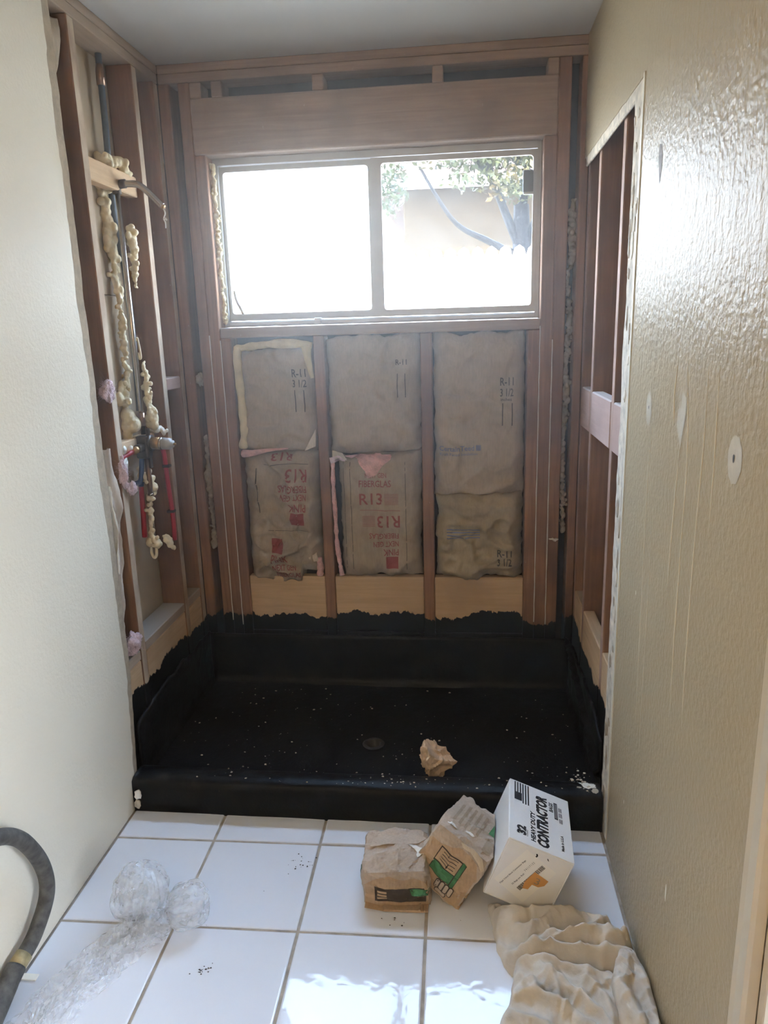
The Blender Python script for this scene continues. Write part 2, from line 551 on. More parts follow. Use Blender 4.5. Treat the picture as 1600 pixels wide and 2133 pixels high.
# the daylit room beyond the doorway
BX = 4.7
M_bed = paint('pale_room_paint', (.62, .60, .57), .7, .1, spec=.2)
M_carpet = plain('grey_carpet', (.33, .32, .31), .95, var=.1, scale=60)
for nm, a in (('floor_bedroom', (W + .10, BX, -6.2, -1.0, -.12, -.005)), ('ceiling_bedroom', (W + .10, BX, -6.2, -1.0, H, H + .02)),
              ('wall_bedroom_end', (W + .10, BX, -1.0, -.95, -.1, H + .02)), ('wall_bedroom_rear', (W + .10, BX, -6.25, -6.2, -.1, H + .02)),
              ('wall_bedroom_partition', (W + .104, W + .118, -6.2, YB - .1, -.1, H + .02))):
    o = box(nm, *a, M_carpet if 'floor' in nm else M_bed, bev=0)
    tag(o, {'floor_bedroom': 'grey carpet floor of the room beyond the doorway', 'ceiling_bedroom': 'pale ceiling of the room beyond the doorway', 'wall_bedroom_end': 'pale end wall of the room beyond the doorway', 'wall_bedroom_rear': 'pale rear wall of the room beyond the doorway', 'wall_bedroom_partition': 'pale partition beside the doorway to the next room'}[nm], 'room', kind=STR)
wall_far = empty('wall_bedroom_far', (BX, -3.6, 0)); tag(wall_far, 'wall with a wide window in the room beyond the doorway', 'wall', kind=STR)
for a in ((-6.2, -4.9, -.1, H + .02), (-2.7, -.95, -.1, H + .02), (-4.9, -2.7, -.1, .75), (-4.9, -2.7, 2.1, H + .02)):
    box('wall_piece', BX, BX + .1, a[0], a[1], a[2], a[3], M_bed, wall_far, bev=0)
yard = box('ground_side', BX + .1, 16, -14, .13, -.35, -.25, M_carpet, bev=0)
tag(yard, 'side yard ground outside the next room', 'ground', kind=STR)
box('drywall_panel', W - .0145, W + .05, YB, -2.73, 0, H, M_wallR, wall_right, bev=0)
box('drywall_panel', W - .0145, W + .05, -2.73, -1.93, 2.165, H, M_wallR, wall_right, bev=0)
wall_rear = box('wall_rear', -.1, W + .12, YB - .1, YB, -.1, H + .1, M_wallL, bev=0)
tag(wall_rear, 'cream painted rear wall of the bathroom', 'wall', kind=STR)

# ------------------------------------------------------------------ vanity light on the rear wall, behind the camera
lamp = empty('vanity_light', (.76, YB, 1.86)); tag(lamp, 'vanity light bar with three warm opal globes on the rear wall', 'lamp')
m, nt, b = newmat('warm_lit_opal_glass')
b.inputs['Base Color'].default_value = (.9, .85, .75, 1)
b.inputs['Emission Color'].default_value = (1.0, .75, .46, 1)
b.inputs['Emission Strength'].default_value = 8.0
M_lampglass = m
M_lampbar = plain('brushed_lamp_bar', (.6, .58, .55), .35, .8)
box('lamp_bar', .36, 1.16, YB + .001, YB + .03, 1.83, 1.91, M_lampbar, lamp, bev=.006)
for x in (.46, .76, 1.06):
    bm = bmesh.new(); bmesh.ops.create_uvsphere(bm, u_segments=24, v_segments=14, radius=.065)
    bmesh.ops.translate(bm, vec=(x, YB + .105, 1.87), verts=bm.verts)
    bm_obj('lamp_globe', bm, M_lampglass, lamp, True)
    tube('globe_holder', [(x, YB + .03, 1.87), (x, YB + .05, 1.87)], .03, M_lampbar, lamp, 16)

# ------------------------------------------------------------------ back wall framing
wall_back = empty('wall_back', (W / 2, 0, 0)); tag(wall_back, 'open stud wall around the window with new blocking at its foot', 'wall', kind=STR)
D0, D1 = 0.0, 0.089
def bstud(x0, x1, z0, z1, name='stud', mat=None, y0=0.0):
    return stud(x0, x1, y0, D1, z0, z1, wall_back, mat, name)
bstud(0.001, 0.042, 0.04, 2.376)
bstud(0.074, 0.1155, 0.04, 2.376, 'king_stud')
bstud(0.1165, 0.157, 0.04, 2.136, 'jack_stud')
bstud(0.158, 0.198, 0.04, 1.487, 'cripple_stud')
bstud(1.323, 1.366, 0.04, 1.487, 'cripple_stud')
bstud(1.367, 1.4115, 0.04, 2.136, 'jack_stud')
bstud(1.4125, 1.455, 0.04, 2.376, 'king_stud')
bstud(1.489, 1.519, 0.04, 2.376)
bstud(0.519, 0.560, 0.04, 1.487, 'cripple_stud')
bstud(0.926, 0.969, 0.04, 1.487, 'cripple_stud')
box('header_beam', 0.1165, 1.4115, -0.003, D1, 2.137, 2.323, M_beam, wall_back, bev=.004)
for x0, x1 in ((0.1165, .158), (.196, .236), (.562, .602), (.982, 1.020), (1.375, 1.4115)):
    bstud(x0, x1, 2.324, 2.376, 'short_cripple', M_beam)
box('window_sill_plate', 0.158, 1.366, 0.0, D1, 1.488, 1.527, M_beam, wall_back, bev=.003)
box('top_plate', 0.003, W - .001, -.002, D1, 2.377, 2.4075, M_beam, wall_back, bev=.002)
box('top_plate', 0.004, W - .001, -.004, D1, 2.4085, H - .001, M_beam, wall_back, bev=.002)
box('sole_plate', 0.001, W - .001, 0, D1, 0.0, 0.04, M_stud, wall_back, bev=.002)
for x0, x1 in ((.199, .518), (.561, .925), (.970, 1.322)):
    box('blocking_board', x0, x1, 0.004, 0.042, 0.285, 0.525, M_newx, wall_back, bev=.003)
    box('blocking_board', x0, x1, 0.000, 0.042, 0.05, 0.283, M_newx, wall_back, bev=.003)
# sheathing behind the studs, around the window
for a in ((-.1, .157, -.1, H + .2), (1.367, W + .1, -.1, H + .2), (.157, 1.367, -.1, 1.50), (.157, 1.367, 2.137, H + .2)):
    box('sheathing_board', a[0], a[1], D1 + .001, D1 + .02, a[2], a[3], M_dark, wall_back, bev=0)
    box('stucco_panel', a[0] - (1.5 if a[0] < 0 else 0), a[1] + (1.5 if a[1] > 1.5 else 0), D1 + .021, D1 + .04, a[2], a[3], M_ext, wall_back, bev=0)

# ------------------------------------------------------------------ window
M_alu = plain('grey_aluminium_frame', (0.40, 0.39, 0.385), 0.45, 0.35, var=.08, scale=15)
m, nt, b = newmat('dusty_window_glass')
nt.nodes.remove(b)
out = nt.nodes['Material Output']
tr = N(nt, 'ShaderNodeBsdfTransparent'); tr.inputs[0].default_value = (.96, .97, .96, 1)
gl = N(nt, 'ShaderNodeBsdfGlossy'); gl.inputs['Roughness'].default_value = .03
tl = N(nt, 'ShaderNodeBsdfTranslucent'); tl.inputs[0].default_value = (.9, .9, .88, 1)
lwg = N(nt, 'ShaderNodeLayerWeight'); lwg.inputs[0].default_value = .5
fr_o = math_n(nt, 'MULTIPLY_ADD', math_n(nt, 'POWER', lwg.outputs['Facing'], 5.0), .9); fr_o.node.inputs[2].default_value = .04
m1 = N(nt, 'ShaderNodeMixShader'); m2 = N(nt, 'ShaderNodeMixShader')
nz = noise_n(nt, pos_vec(nt), 14, 5)
nt.links.new(ramp(nt, nz, [(0.35, (.003, .003, .003)), (0.8, (.012, .012, .012))]), m1.inputs[0])
nt.links.new(tr.outputs[0], m1.inputs[1]); nt.links.new(tl.outputs[0], m1.inputs[2])
nt.links.new(fr_o, m2.inputs[0]); nt.links.new(m1.outputs[0], m2.inputs[1]); nt.links.new(gl.outputs[0], m2.inputs[2])
nt.links.new(m2.outputs[0], out.inputs[0])
M_glass = m

win = empty('window_1', (.762, .08, 1.53)); tag(win, 'grey aluminium sliding window with two panes, bright daylight behind', 'window', kind=STR)

def rr_pts(x0, x1, z0, z1, r, n=5):
    pts = []
    for cx, cz, a0 in ((x1 - r, z1 - r, 0), (x0 + r, z1 - r, 90), (x0 + r, z0 + r, 180), (x1 - r, z0 + r, 270)):
        for k in range(n + 1):
            a = math.radians(a0 + 90 * k / n)
            pts.append((cx + r * math.cos(a), cz + r * math.sin(a)))
    return pts

def ring_frame(name, outer, inner, y0, y1, r_in, mat, parent):
    """rectangular frame with a rounded opening"""
    ip = rr_pts(*inner, r_in)
    ox0, ox1, oz0, oz1 = outer
    op = []
    cx, cz = (inner[0] + inner[1]) / 2, (inner[2] + inner[3]) / 2
    n = 6
    corners = [(ox1, oz1), (ox0, oz1), (ox0, oz0), (ox1, oz0)]
    for ci in range(4):
        for k in range(n): op.append(corners[ci])
    vs, fs = [], []
    L = len(ip)
    for y in (y0, y1):
        vs += [(p[0], y, p[1]) for p in ip] + [(p[0], y, p[1]) for p in op]
    o2 = 2 * L
    for k in range(L):
        k2 = (k + 1) % L
        fs.append((k, k2, L + k2, L + k))
        fs.append((o2 + k, o2 + L + k, o2 + L + k2, o2 + k2))
        fs.append((k, o2 + k, o2 + k2, k2))
        fs.append((L + k, L + k2, o2 + L + k2, o2 + L + k))
    bm = bmesh.new()
    bv = [bm.verts.new(q) for q in vs]
    for f_ in fs:
        try: bm.faces.new([bv[i] for i in f_])
        except ValueError: pass
    bmesh.ops.remove_doubles(bm, verts=bm.verts, dist=1e-5)
    bmesh.ops.recalc_face_normals(bm, faces=bm.faces)
    return bm_obj(name, bm, mat, parent)

ring_frame('outer_frame', (.160, 1.365, 1.529, 2.135), (.178, 1.352, 1.550, 2.112), .062, .105, .003, M_alu, win)
ring_frame('sash', (.175, .770, 1.552, 2.110), (.191, .739, 1.578, 2.090), .078, .094, .012, M_alu, win)
ring_frame('sash', (.752, 1.354, 1.552, 2.110), (.789, 1.337, 1.576, 2.091), .066, .0775, .012, M_alu, win)
box('pane', .188, .742, .085, .088, 1.575, 2.093, M_glass, win, bev=0)
box('pane', .786, 1.340, .071, .074, 1.573, 2.094, M_glass, win, bev=0)
box('track_rail', .180, 1.350, .052, .062, 1.532, 1.548, M_alu, win, bev=.002)
latch = box('latch', 1.300, 1.337, .052, .066, 1.962, 2.040, plain('dark_grey_latch', (.10, .095, .085), .5), win, bev=.003)
box('latch_lip', 1.302, 1.337, .046, .052, 1.958, 1.966, M_alu, latch, bev=.001)
box('sash_clip', .520, .547, .040, .062, 1.530, 1.556, M_alu, win, bev=.003)
tube('torn_seal', spline([(.205, .070, 1.665), (.212, .066, 1.63), (.226, .066, 1.60), (.236, .068, 1.575)], 5), .006, plain('old_seal', (.52, .47, .40), .8), win, 6)

# ------------------------------------------------------------------ outside
M_white = plain('white_fence_paint', (.82, .81, .78), .6)
M_soil = plain('dry_pale_ground', (.22, .185, .145), .95, var=.2, scale=3)
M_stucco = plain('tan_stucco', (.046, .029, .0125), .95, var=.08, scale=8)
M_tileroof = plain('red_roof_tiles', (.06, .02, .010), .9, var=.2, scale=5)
M_soil.node_tree.nodes['Principled BSDF'].inputs['Roughness'].default_value = .95
ground = box('ground', -14, 16, .14, 24, -.35, -.25, M_soil, bev=0)
tag(ground, 'pale dry yard ground outside the window', 'ground', kind=STR)
fence = empty('garden_fence', (1, 2.2, -.25)); tag(fence, 'sunlit white picket fence with scalloped top outside the window', 'fence')
bm = bmesh.new()
pw = .088
pr = [(-.042, 0), (.042, 0), (.042, 2.19), (.030, 2.235), (0, 2.255), (-.030, 2.235), (-.042, 2.19)]
va = [bm.verts.new((x, -.010, z)) for x, z in pr]; vb = [bm.verts.new((x, .010, z)) for x, z in pr]
bm.faces.new(list(reversed(va))) ; bm.faces.new(vb)
for k in range(len(pr)): bm.faces.new((va[k], va[(k + 1) % 7], vb[(k + 1) % 7], vb[k]))
bmesh.ops.recalc_face_normals(bm, faces=bm.faces)
pk = bm_obj('picket', bm, M_white)
pk.parent = fence
for k in range(-36, 44):
    o = pk if k == -36 else link(pk.copy(), fence)
    o.location = (k * pw, 0, 0)
box('fence_rail', -2.5, 5, 2.21, 2.25, .2, .29, M_white, fence, bev=.004)
box('fence_rail', -2.5, 5, 2.21, 2.25, 1.5, 1.59, M_white, fence, bev=.004)

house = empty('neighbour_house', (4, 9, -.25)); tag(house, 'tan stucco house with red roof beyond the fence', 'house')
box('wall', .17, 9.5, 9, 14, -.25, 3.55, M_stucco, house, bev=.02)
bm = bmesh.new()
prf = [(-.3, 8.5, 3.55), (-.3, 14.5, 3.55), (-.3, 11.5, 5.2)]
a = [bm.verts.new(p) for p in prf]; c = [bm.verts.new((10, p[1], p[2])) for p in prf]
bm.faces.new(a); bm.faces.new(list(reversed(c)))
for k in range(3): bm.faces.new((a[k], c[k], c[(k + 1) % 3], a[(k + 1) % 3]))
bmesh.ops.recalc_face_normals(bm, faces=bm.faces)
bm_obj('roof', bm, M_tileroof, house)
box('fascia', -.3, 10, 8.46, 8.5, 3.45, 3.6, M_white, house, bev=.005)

M_bark = plain('grey_bark', (.010, .0085, .008), .9, var=.3, scale=12, bmp=.6, bscale=30, bdist=.02)
m, nt, b = newmat('tree_leaves')
oi = noise_n(nt, pos_vec(nt), 1.7, 3)
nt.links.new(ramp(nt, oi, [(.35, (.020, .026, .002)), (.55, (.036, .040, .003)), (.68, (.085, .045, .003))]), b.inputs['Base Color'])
b.inputs['Roughness'].default_value = .6
M_leaf = m
tree = empty('yard_tree', (1.66, 4.6, -.25)); tag(tree, 'leafy many-stemmed tree behind the white fence', 'tree')
branches = [
    ([(1.66, 4.6, -.25), (1.66, 4.6, 1.2), (1.63, 4.6, 2.1), (1.62, 4.6, 2.6)], [.11, .10, .085, .07]),
    ([(1.62, 4.6, 2.2), (1.42, 4.55, 2.65), (1.30, 4.5, 3.0), (1.20, 4.5, 3.8)], [.045, .035, .025, .012]),
    ([(1.60, 4.6, 2.15), (1.30, 4.6, 2.30), (1.02, 4.55, 2.45), (.80, 4.5, 2.75), (.60, 4.5, 3.1)], [.035, .03, .022, .015, .01]),
    ([(1.62, 4.6, 2.5), (1.66, 4.6, 3.0), (1.62, 4.55, 3.6), (1.7, 4.5, 4.4)], [.045, .035, .025, .012]),
    ([(1.64, 4.6, 2.2), (1.85, 4.6, 2.7), (1.92, 4.55, 3.3), (2.1, 4.5, 4.1)], [.05, .035, .02, .01]),
    ([(1.40, 4.55, 2.8), (1.15, 4.5, 3.05), (.92, 4.5, 3.45)], [.045, .03, .015]),
    ([(1.66, 4.6, 2.8), (1.50, 4.5, 3.2), (1.46, 4.5, 3.7)], [.045, .03, .015]),
]
for k, (p, r) in enumerate(branches):
    q = spline(p, 5)
    rr = np.interp(np.linspace(0, len(r) - 1, len(q)), range(len(r)), r)
    tube('trunk' if k == 0 else 'branch', q, list(rr), M_bark, tree, 8)
vs, fs = [], []
clusters = [((1.0, 4.4, 3.15), (.55, .5, .28), 1000), ((1.72, 4.4, 3.0), (.50, .5, .36), 1500), ((.42, 4.4, 2.80), (.17, .25, .30), 420), ((1.3, 4.5, 3.7), (1.0, .7, .45), 1800),
            ((2.3, 4.6, 3.3), (.6, .6, .7), 1300), ((1.15, 4.4, 2.80), (.28, .3, .10), 160), ((1.95, 4.5, 2.55), (.16, .3, .35), 300), ((1.55, 4.4, 2.72), (.35, .3, .14), 260), ((1.35, 4.35, 3.08), (.75, .4, .20), 1300), ((1.95, 4.3, 3.05), (.35, .4, .30), 700)]
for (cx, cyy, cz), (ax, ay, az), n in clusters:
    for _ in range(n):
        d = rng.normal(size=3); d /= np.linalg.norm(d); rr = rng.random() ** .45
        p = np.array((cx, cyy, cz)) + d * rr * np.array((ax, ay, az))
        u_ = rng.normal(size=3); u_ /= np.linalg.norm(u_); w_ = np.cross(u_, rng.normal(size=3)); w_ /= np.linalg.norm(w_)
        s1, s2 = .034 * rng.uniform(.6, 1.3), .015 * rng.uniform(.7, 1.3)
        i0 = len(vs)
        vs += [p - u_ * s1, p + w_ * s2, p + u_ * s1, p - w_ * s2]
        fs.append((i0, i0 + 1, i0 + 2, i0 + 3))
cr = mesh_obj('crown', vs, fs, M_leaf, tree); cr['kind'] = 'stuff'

# ------------------------------------------------------------------ hot-mopped shower pan
m, nt, b = newmat('black_roofing_tar')
v = pos_vec(nt)
dn = noise_n(nt, v, 7, 6, .7)
sp = noise_n(nt, v, 95, 3, .6)
col = ramp(nt, dn, [(.45, TAR), (.62, (.008, .007, .006)), (.8, (.030, .025, .020))])
col = mixc(nt, ramp(nt, sp, [(.73, (0, 0, 0)), (.77, (.35, .35, .35))]), col, (.16, .13, .09))
nt.links.new(col, b.inputs['Base Color'])
nt.links.new(ramp(nt, dn, [(.3, (.33, .33, .33)), (.7, (.62, .62, .62))]), b.inputs['Roughness'])
b.inputs['Specular IOR Level'].default_value = .18
bump(nt, b, noise_n(nt, v, 30, 5, .65), .45, .006)
M_tar = m
pan = empty('shower_pan', (.76, -.41, 0)); tag(pan, 'black tar-coated shower pan with upturned edges and front curb', 'shower pan')
DX, DY, DR = .76, -.456, .026
def pan_z(x, y):
    r = min(1, math.hypot(x - DX, y - DY) / .6)
    return .040 + .018 * r + .002 * fbm(x, y, 0, 6, 3)
vs, fs = [], []
na, nr = 96, 26
x0p, x1p, y0p, y1p = .010, W - .010, -.735, -.004
for j in range(nr + 1):
    t = (j / nr) ** 1.3
    for i in range(na):
        a = 2 * math.pi * i / na
        ux, uy = math.cos(a), math.sin(a)
        tx = ((x1p - DX) if ux > 0 else (x0p - DX)) / ux if abs(ux) > 1e-6 else 1e9
        ty = ((y1p - DY) if uy > 0 else (y0p - DY)) / uy if abs(uy) > 1e-6 else 1e9
        L = min(tx, ty)
        r = DR + t * (L - DR)
        x, y = DX + ux * r, DY + uy * r
        vs.append((x, y, pan_z(x, y)))
for j in range(nr):
    for i in range(na):
        i2 = (i + 1) % na
        fs.append((j * na + i, j * na + i2, (j + 1) * na + i2, (j + 1) * na + i))
mesh_obj('pan_floor', vs, fs, M_tar, pan, True)
# upturns
def upturn(name, pts_fn, n, m_, th):
    vs, fs = [], []
    for i in range(n + 1):
        for j in range(m_ + 1):
            vs.append(pts_fn(i / n, j / m_))
    k = m_ + 1
    for i in range(n):
        for j in range(m_):
            fs.append((i * k + j, (i + 1) * k + j, (i + 1) * k + j + 1, i * k + j + 1))
    o = mesh_obj(name, vs, fs, M_tar, pan, True)
    md = o.modifiers.new('thickness', 'SOLIDIFY'); md.thickness = th; md.offset = 0
    return o
def cove(t):            # profile: small cove at the foot, then upright; returns (offset, height fraction)
    return .03 * max(0, 1 - t / .18) ** 2
def back_fn(u, t):
    x = .012 + u * (W - .024)
    z = .040 + t * (.232 + .004 * fbm(x, 0, 0, 9, 3))
    return (x, -.012 - cove(t) + .003 * fbm(x, z, 5, 7, 3), z)
def left_fn(u, t):
    y = -.73 + u * .72
    z = .040 + t * (.245 + .022 * fbm(y, 2, 0, 7, 4) - .03 * max(0, (-.55 - y) / .18))
    return (.010 + cove(t) + .003 * fbm(y, z, 9, 7, 3), y, z)
def right_fn(u, t):
    y = -.73 + u * .72
    z = .040 + t * (.24 + .018 * fbm(y, 7, 0, 7, 4) - .03 * max(0, (-.55 - y) / .18))
    ridge = .022 * math.exp(-((t - (.95 + .75 * (y + .05))) / .035) ** 2)
    return (W - .010 - cove(t) - ridge + .003 * fbm(y, z, 3, 7, 3), y, z)
upturn('back_upturn', back_fn, 60, 14, .008)
upturn('side_upturn', left_fn, 60, 16, .008)
upturn('side_upturn', right_fn, 60, 24, .008)
# front curb: rounded profile swept across
prof = [(-.822, -.004), (-.8225, .03), (-.823, .085), (-.819, .105), (-.808, .114), (-.78, .1165), (-.745, .114), (-.730, .106), (-.722, .088), (-.716, .062), (-.70, .047)]
vs, fs = [], []
nx = 90
for i in range(nx + 1):
    x = .0155 + (W - .031) * i / nx
    for (y, z) in prof:
        e = .0035 * fbm(x, y * 3, z * 3, 5, 4)
        vs.append((x, y + e - .004 * math.sin(x * 2), z + (.5 * e if z > .02 else 0)))
k = len(prof)
for i in range(nx):
    for j in range(k - 1):
        fs.append((i * k + j, i * k + j + 1, (i + 1) * k + j + 1, (i + 1) * k + j))
fs.append(tuple(range(k))); fs.append(tuple(nx * k + j for j in reversed(range(k))))
mesh_obj('curb', vs, fs, M_tar, pan, True)
# drain: lip ring and a dark pipe below
bm = bmesh.new()
ringp = [(.040, .046), (.036, .049), (.029, .049), (.025, .046), (.0245, -.06)]
nv = 32
rows = [[bm.verts.new((DX + r * math.cos(2 * math.pi * i / nv), DY + r * math.sin(2 * math.pi * i / nv), z)) for i in range(nv)] for r, z in ringp]
for q in range(len(rows) - 1):
    for i in range(nv): bm.faces.new((rows[q][i], rows[q][(i + 1) % nv], rows[q + 1][(i + 1) % nv], rows[q + 1][i]))
bm.faces.new(rows[-1])
bmesh.ops.recalc_face_normals(bm, faces=bm.faces)
bm_obj('drain', bm, plain('dusty_drain_ring', (.030, .025, .020), .6, var=.5, scale=60), pan, True)

# ------------------------------------------------------------------ lettering and draping helpers
from mathutils.bvhtree import BVHTree

def text2d(s, height, width=None, bold=0.0, shear=0.0, flip=False):
    """flat letter shapes; returns 2D verts (x right, y up, centred) and faces"""
    cu = bpy.data.curves.new('tmp_text', 'FONT')
    cu.body = s; cu.size = 1.0; cu.offset = bold; cu.shear = shear
    cu.resolution_u = 2; cu.align_x = 'LEFT'
    o = bpy.data.objects.new('tmp_text', cu)
    COL.objects.link(o)
    dg = bpy.context.evaluated_depsgraph_get()
    me = bpy.data.meshes.new_from_object(o.evaluated_get(dg))
    V = np.array([v.co[:2] for v in me.vertices]); F = [tuple(p.vertices) for p in me.polygons]
    bpy.data.objects.remove(o); bpy.data.curves.remove(cu); bpy.data.meshes.remove(me)
    lo, hi = V.min(0), V.max(0)
    V = (V - (lo + hi) / 2)
    k = height / (hi - lo)[1]
    kx = k if width is None else width / (hi - lo)[0]
    V = V * np.array((kx, k))
    if flip: V = -V
    return V, F

def rect2d(w, h): return np.array([(-w / 2, -h / 2), (w / 2, -h / 2), (w / 2, h / 2), (-w / 2, h / 2)]), [(0, 1, 2, 3)]
def poly2d(pts): return np.array(pts, float), [tuple(range(len(pts)))]

def bvh_of(o):
    bm = bmesh.new(); bm.from_mesh(o.data)
    t = BVHTree.FromBMesh(bm); bm.free()
    return t

def decal(name, shape, origin, u, v, mat, parent, bvh=None, off=0.0012, maxlen=None):
    """print laid on a surface: 2D shape in the (u, v) frame at origin, draped along -n onto bvh when given"""
    V, F = shape
    u = Vector(u).normalized(); v = Vector(v); v = (v - u * v.dot(u)).normalized(); n = u.cross(v)
    bm = bmesh.new()
    bv = [bm.verts.new((float(p[0]), float(p[1]), 0)) for p in V]
    for f in F:
        try: bm.faces.new([bv[i] for i in f])
        except ValueError: pass
    if maxlen:
        bmesh.ops.triangulate(bm, faces=bm.faces)
        for _ in range(4):
            es = [e for e in bm.edges if e.calc_length() > maxlen]
            if not es: break
            bmesh.ops.subdivide_edges(bm, edges=es, cuts=1)
            bmesh.ops.triangulate(bm, faces=bm.faces)
    O = Vector(origin)
    for q in bm.verts:
        p = O + u * q.co.x + v * q.co.y
        if bvh is not None:
            hit = bvh.ray_cast(p + n * .12, -n, .4)
            if hit[0] is not None: p = hit[0]
        q.co = p + n * off
    return bm_obj(name, bm, mat, parent)

# ------------------------------------------------------------------ insulation batts between the studs
def kraft(name, c, rough=.75):
    m, nt, b = newmat(name)
    c = tuple(x * 1.3 for x in c)
    v = pos_vec(nt)
    f = noise_n(nt, v, 9, 5, .6)
    fine = noise_n(nt, pos_vec(nt, (1, 1, .15)), 160, 3)
    col = ramp(nt, f, [(.3, tuple(x * .8 for x in c)), (.7, tuple(x * 1.12 for x in c))])
    col = mixc(nt, .18, col, ramp(nt, fine, [(.35, tuple(x * .6 for x in c)), (.65, tuple(min(1, x * 1.3) for x in c))]))
    nt.links.new(col, b.inputs['Base Color'])
    b.inputs['Roughness'].default_value = rough
    b.inputs['Specular IOR Level'].default_value = .35
    bump(nt, b, noise_n(nt, v, 24, 5, .6), .35, .006)
    return m
M_kraftA = kraft('brown_kraft_facing', (.30, .235, .165), .55)
M_kraftB = kraft('grey_brown_kraft_facing', (.275, .215, .15), .7)
M_kraftC = kraft('olive_kraft_facing', (.26, .20, .12), .42)
M_pink = plain('pink_fiberglass', (.72, .42, .38), .95, var=.25, scale=30, bmp=.9, bscale=120, bdist=.01)
M_pinkT = plain('pale_pink_fiberglass', (.74, .55, .55), .95, var=.18, scale=40, bmp=.9, bscale=150, bdist=.01)
M_yel = plain('old_yellow_fiberglass', (.66, .55, .33), .95, var=.15, scale=25, bmp=.6, bscale=90, bdist=.006)
M_red = plain('faded_red_print', (.27, .055, .052), .75)
M_blue = plain('faded_blue_print', (.16, .18, .27), .75)
M_blk = plain('black_print', (.035, .032, .03), .7)

def crease(x, z, seed):
    c = 0
    for k, (s, a) in enumerate(((5, 1.0), (11, .55), (23, .28))):
        n = vnoise(x + seed * 3.1, z * 1.25 + k * 5.7, seed, s)
        c += a * (1 - min(1, abs(n) * 3.2)) ** 2
    return c

def batt(name, x0, x1, z0, z1, y_face, amp, wr, seed, mat, parent, edge=.016, n=44, topfn=None, botfn=None):
    """stuffed batt: wrinkled paper face bulging towards the room, closed at the back"""
    nz = max(24, int(n * (z1 - z0) / (x1 - x0)))
    vs, fs = [], []
    for j in range(nz + 1):
        t = j / nz
        for i in range(n + 1):
            s = i / n
            e0 = edge * fbm(0, t * 3 + seed, 1, 1.6, 4); e1 = edge * fbm(5, t * 3 + seed, 1, 1.6, 4)
            xa, xb = x0 + abs(e0), x1 - abs(e1)
            x = xa + (xb - xa) * s
            zb = z0 + (botfn(s) if botfn else edge * fbm(s * 3, 9, seed, 1.5, 4))
            zt = z1 + (topfn(s) if topfn else edge * fbm(s * 3, 4, seed, 1.5, 4))
            z = zb + (zt - zb) * t
            ex = min(s, 1 - s) / .14; ez = min(t, 1 - t) / .10
            prof = (1 - (1 - min(1, ex)) ** 2) * (1 - .6 * (1 - min(1, ez)) ** 2)
            h = amp * prof * (1 + .5 * fbm(x, z, seed, 4, 3)) + wr * (crease(x, z, seed) - .4) * (.3 + .7 * min(1, ex))
            vs.append((x, y_face + .030 * (1 - prof) - h, z))
    k = n + 1
    for j in range(nz):
        for i in range(n):
            fs.append((j * k + i, j * k + i + 1, (j + 1) * k + i + 1, (j + 1) * k + i))
    # back shell
    per = [i for i in range(k)] + [j * k + n for j in range(1, nz + 1)] + [nz * k + i for i in range(n - 1, -1, -1)] + [j * k for j in range(nz - 1, 0, -1)]
    base = len(vs)
    for q in per:
        vs.append((vs[q][0], .086, vs[q][2]))
    L = len(per)
    for a in range(L):
        b_ = (a + 1) % L
        fs.append((per[b_], per[a], base + a, base + b_))
    fs.append(tuple(base + a for a in range(L)))
    return mesh_obj(name, vs, fs, mat, parent, True)

def new_batt(label, x0, x1, z0, z1, yf, amp, wr, seed, mat, **kw):
    t = empty('insulation_batt', ((x0 + x1) / 2, .05, z0))
    tag(t, label, 'insulation', 'insulation batts between the studs')
    f = batt('paper_facing', x0, x1, z0, z1, yf, amp, wr, seed, mat, t, **kw)
    return t, f, bvh_of(f)

XU, ZU = (1, 0, 0), (0, 0, 1)
def bprint(s, x0, z1, x1, z0, mat, par, bv, flip=False, bold=.012):
    sh = text2d(s, abs(z1 - z0), abs(x1 - x0), bold, 0, flip)
    return decal('lettering', sh, ((x0 + x1) / 2, -.02, (z0 + z1) / 2), XU, ZU, mat, par, bv, .0016, .012)
def brect(x0, z1, x1, z0, mat, par, bv, name='printed_panel'):
    return decal(name, rect2d(abs(x1 - x0), abs(z1 - z0)), ((x0 + x1) / 2, -.02, (z0 + z1) / 2), XU, ZU, mat, par, bv, .0014, .008)

# bay beside the valve wall
t, f, bv = new_batt('brown paper-faced insulation batt with yellow edging under left window pane', .205, .517, 1.045, 1.462, .012, .012, .020, 1.3, M_kraftA,
                    topfn=lambda s: -.03 + .03 * s + .006 * vnoise(s, 0, 0, 9), botfn=lambda s: .01 * vnoise(s, 3, 0, 4))
v_, f_ = tube_data(spline([(.214, .004, 1.062), (.226, -.004, 1.15), (.222, -.002, 1.28), (.218, .0, 1.40), (.222, .004, 1.455)], 8), [.016 + .006 * vnoise(k, 0, 0, .31) for k in range(33)], 10)
mesh_obj('yellow_edging', v_, f_, M_yel, t, True)
v_, f_ = tube_data(spline([(.212, .010, 1.446), (.28, .004, 1.455), (.37, .004, 1.462), (.46, .006, 1.460), (.512, .006, 1.452)], 8), [.015 + .006 * vnoise(k, 2, 0, .31) for k in range(33)], 10)
mesh_obj('yellow_edging', v_, f_, M_yel, t, True)
v_, f_ = tube_data(spline([(.490, .004, 1.452), (.496, .000, 1.40), (.508, .004, 1.33)], 8), [.020 - .0008 * k for k in range(17)], 10)
mesh_obj('yellow_edging', v_, f_, M_yel, t, True)
bprint('R-11', .430, 1.366, .484, 1.335, M_blk, t, bv); bprint('3 1/2', .430, 1.325, .484, 1.296, M_blk, t, bv)
for x in (.434, .470): brect(x, 1.285, x + .004, 1.20, M_blk, t, bv)
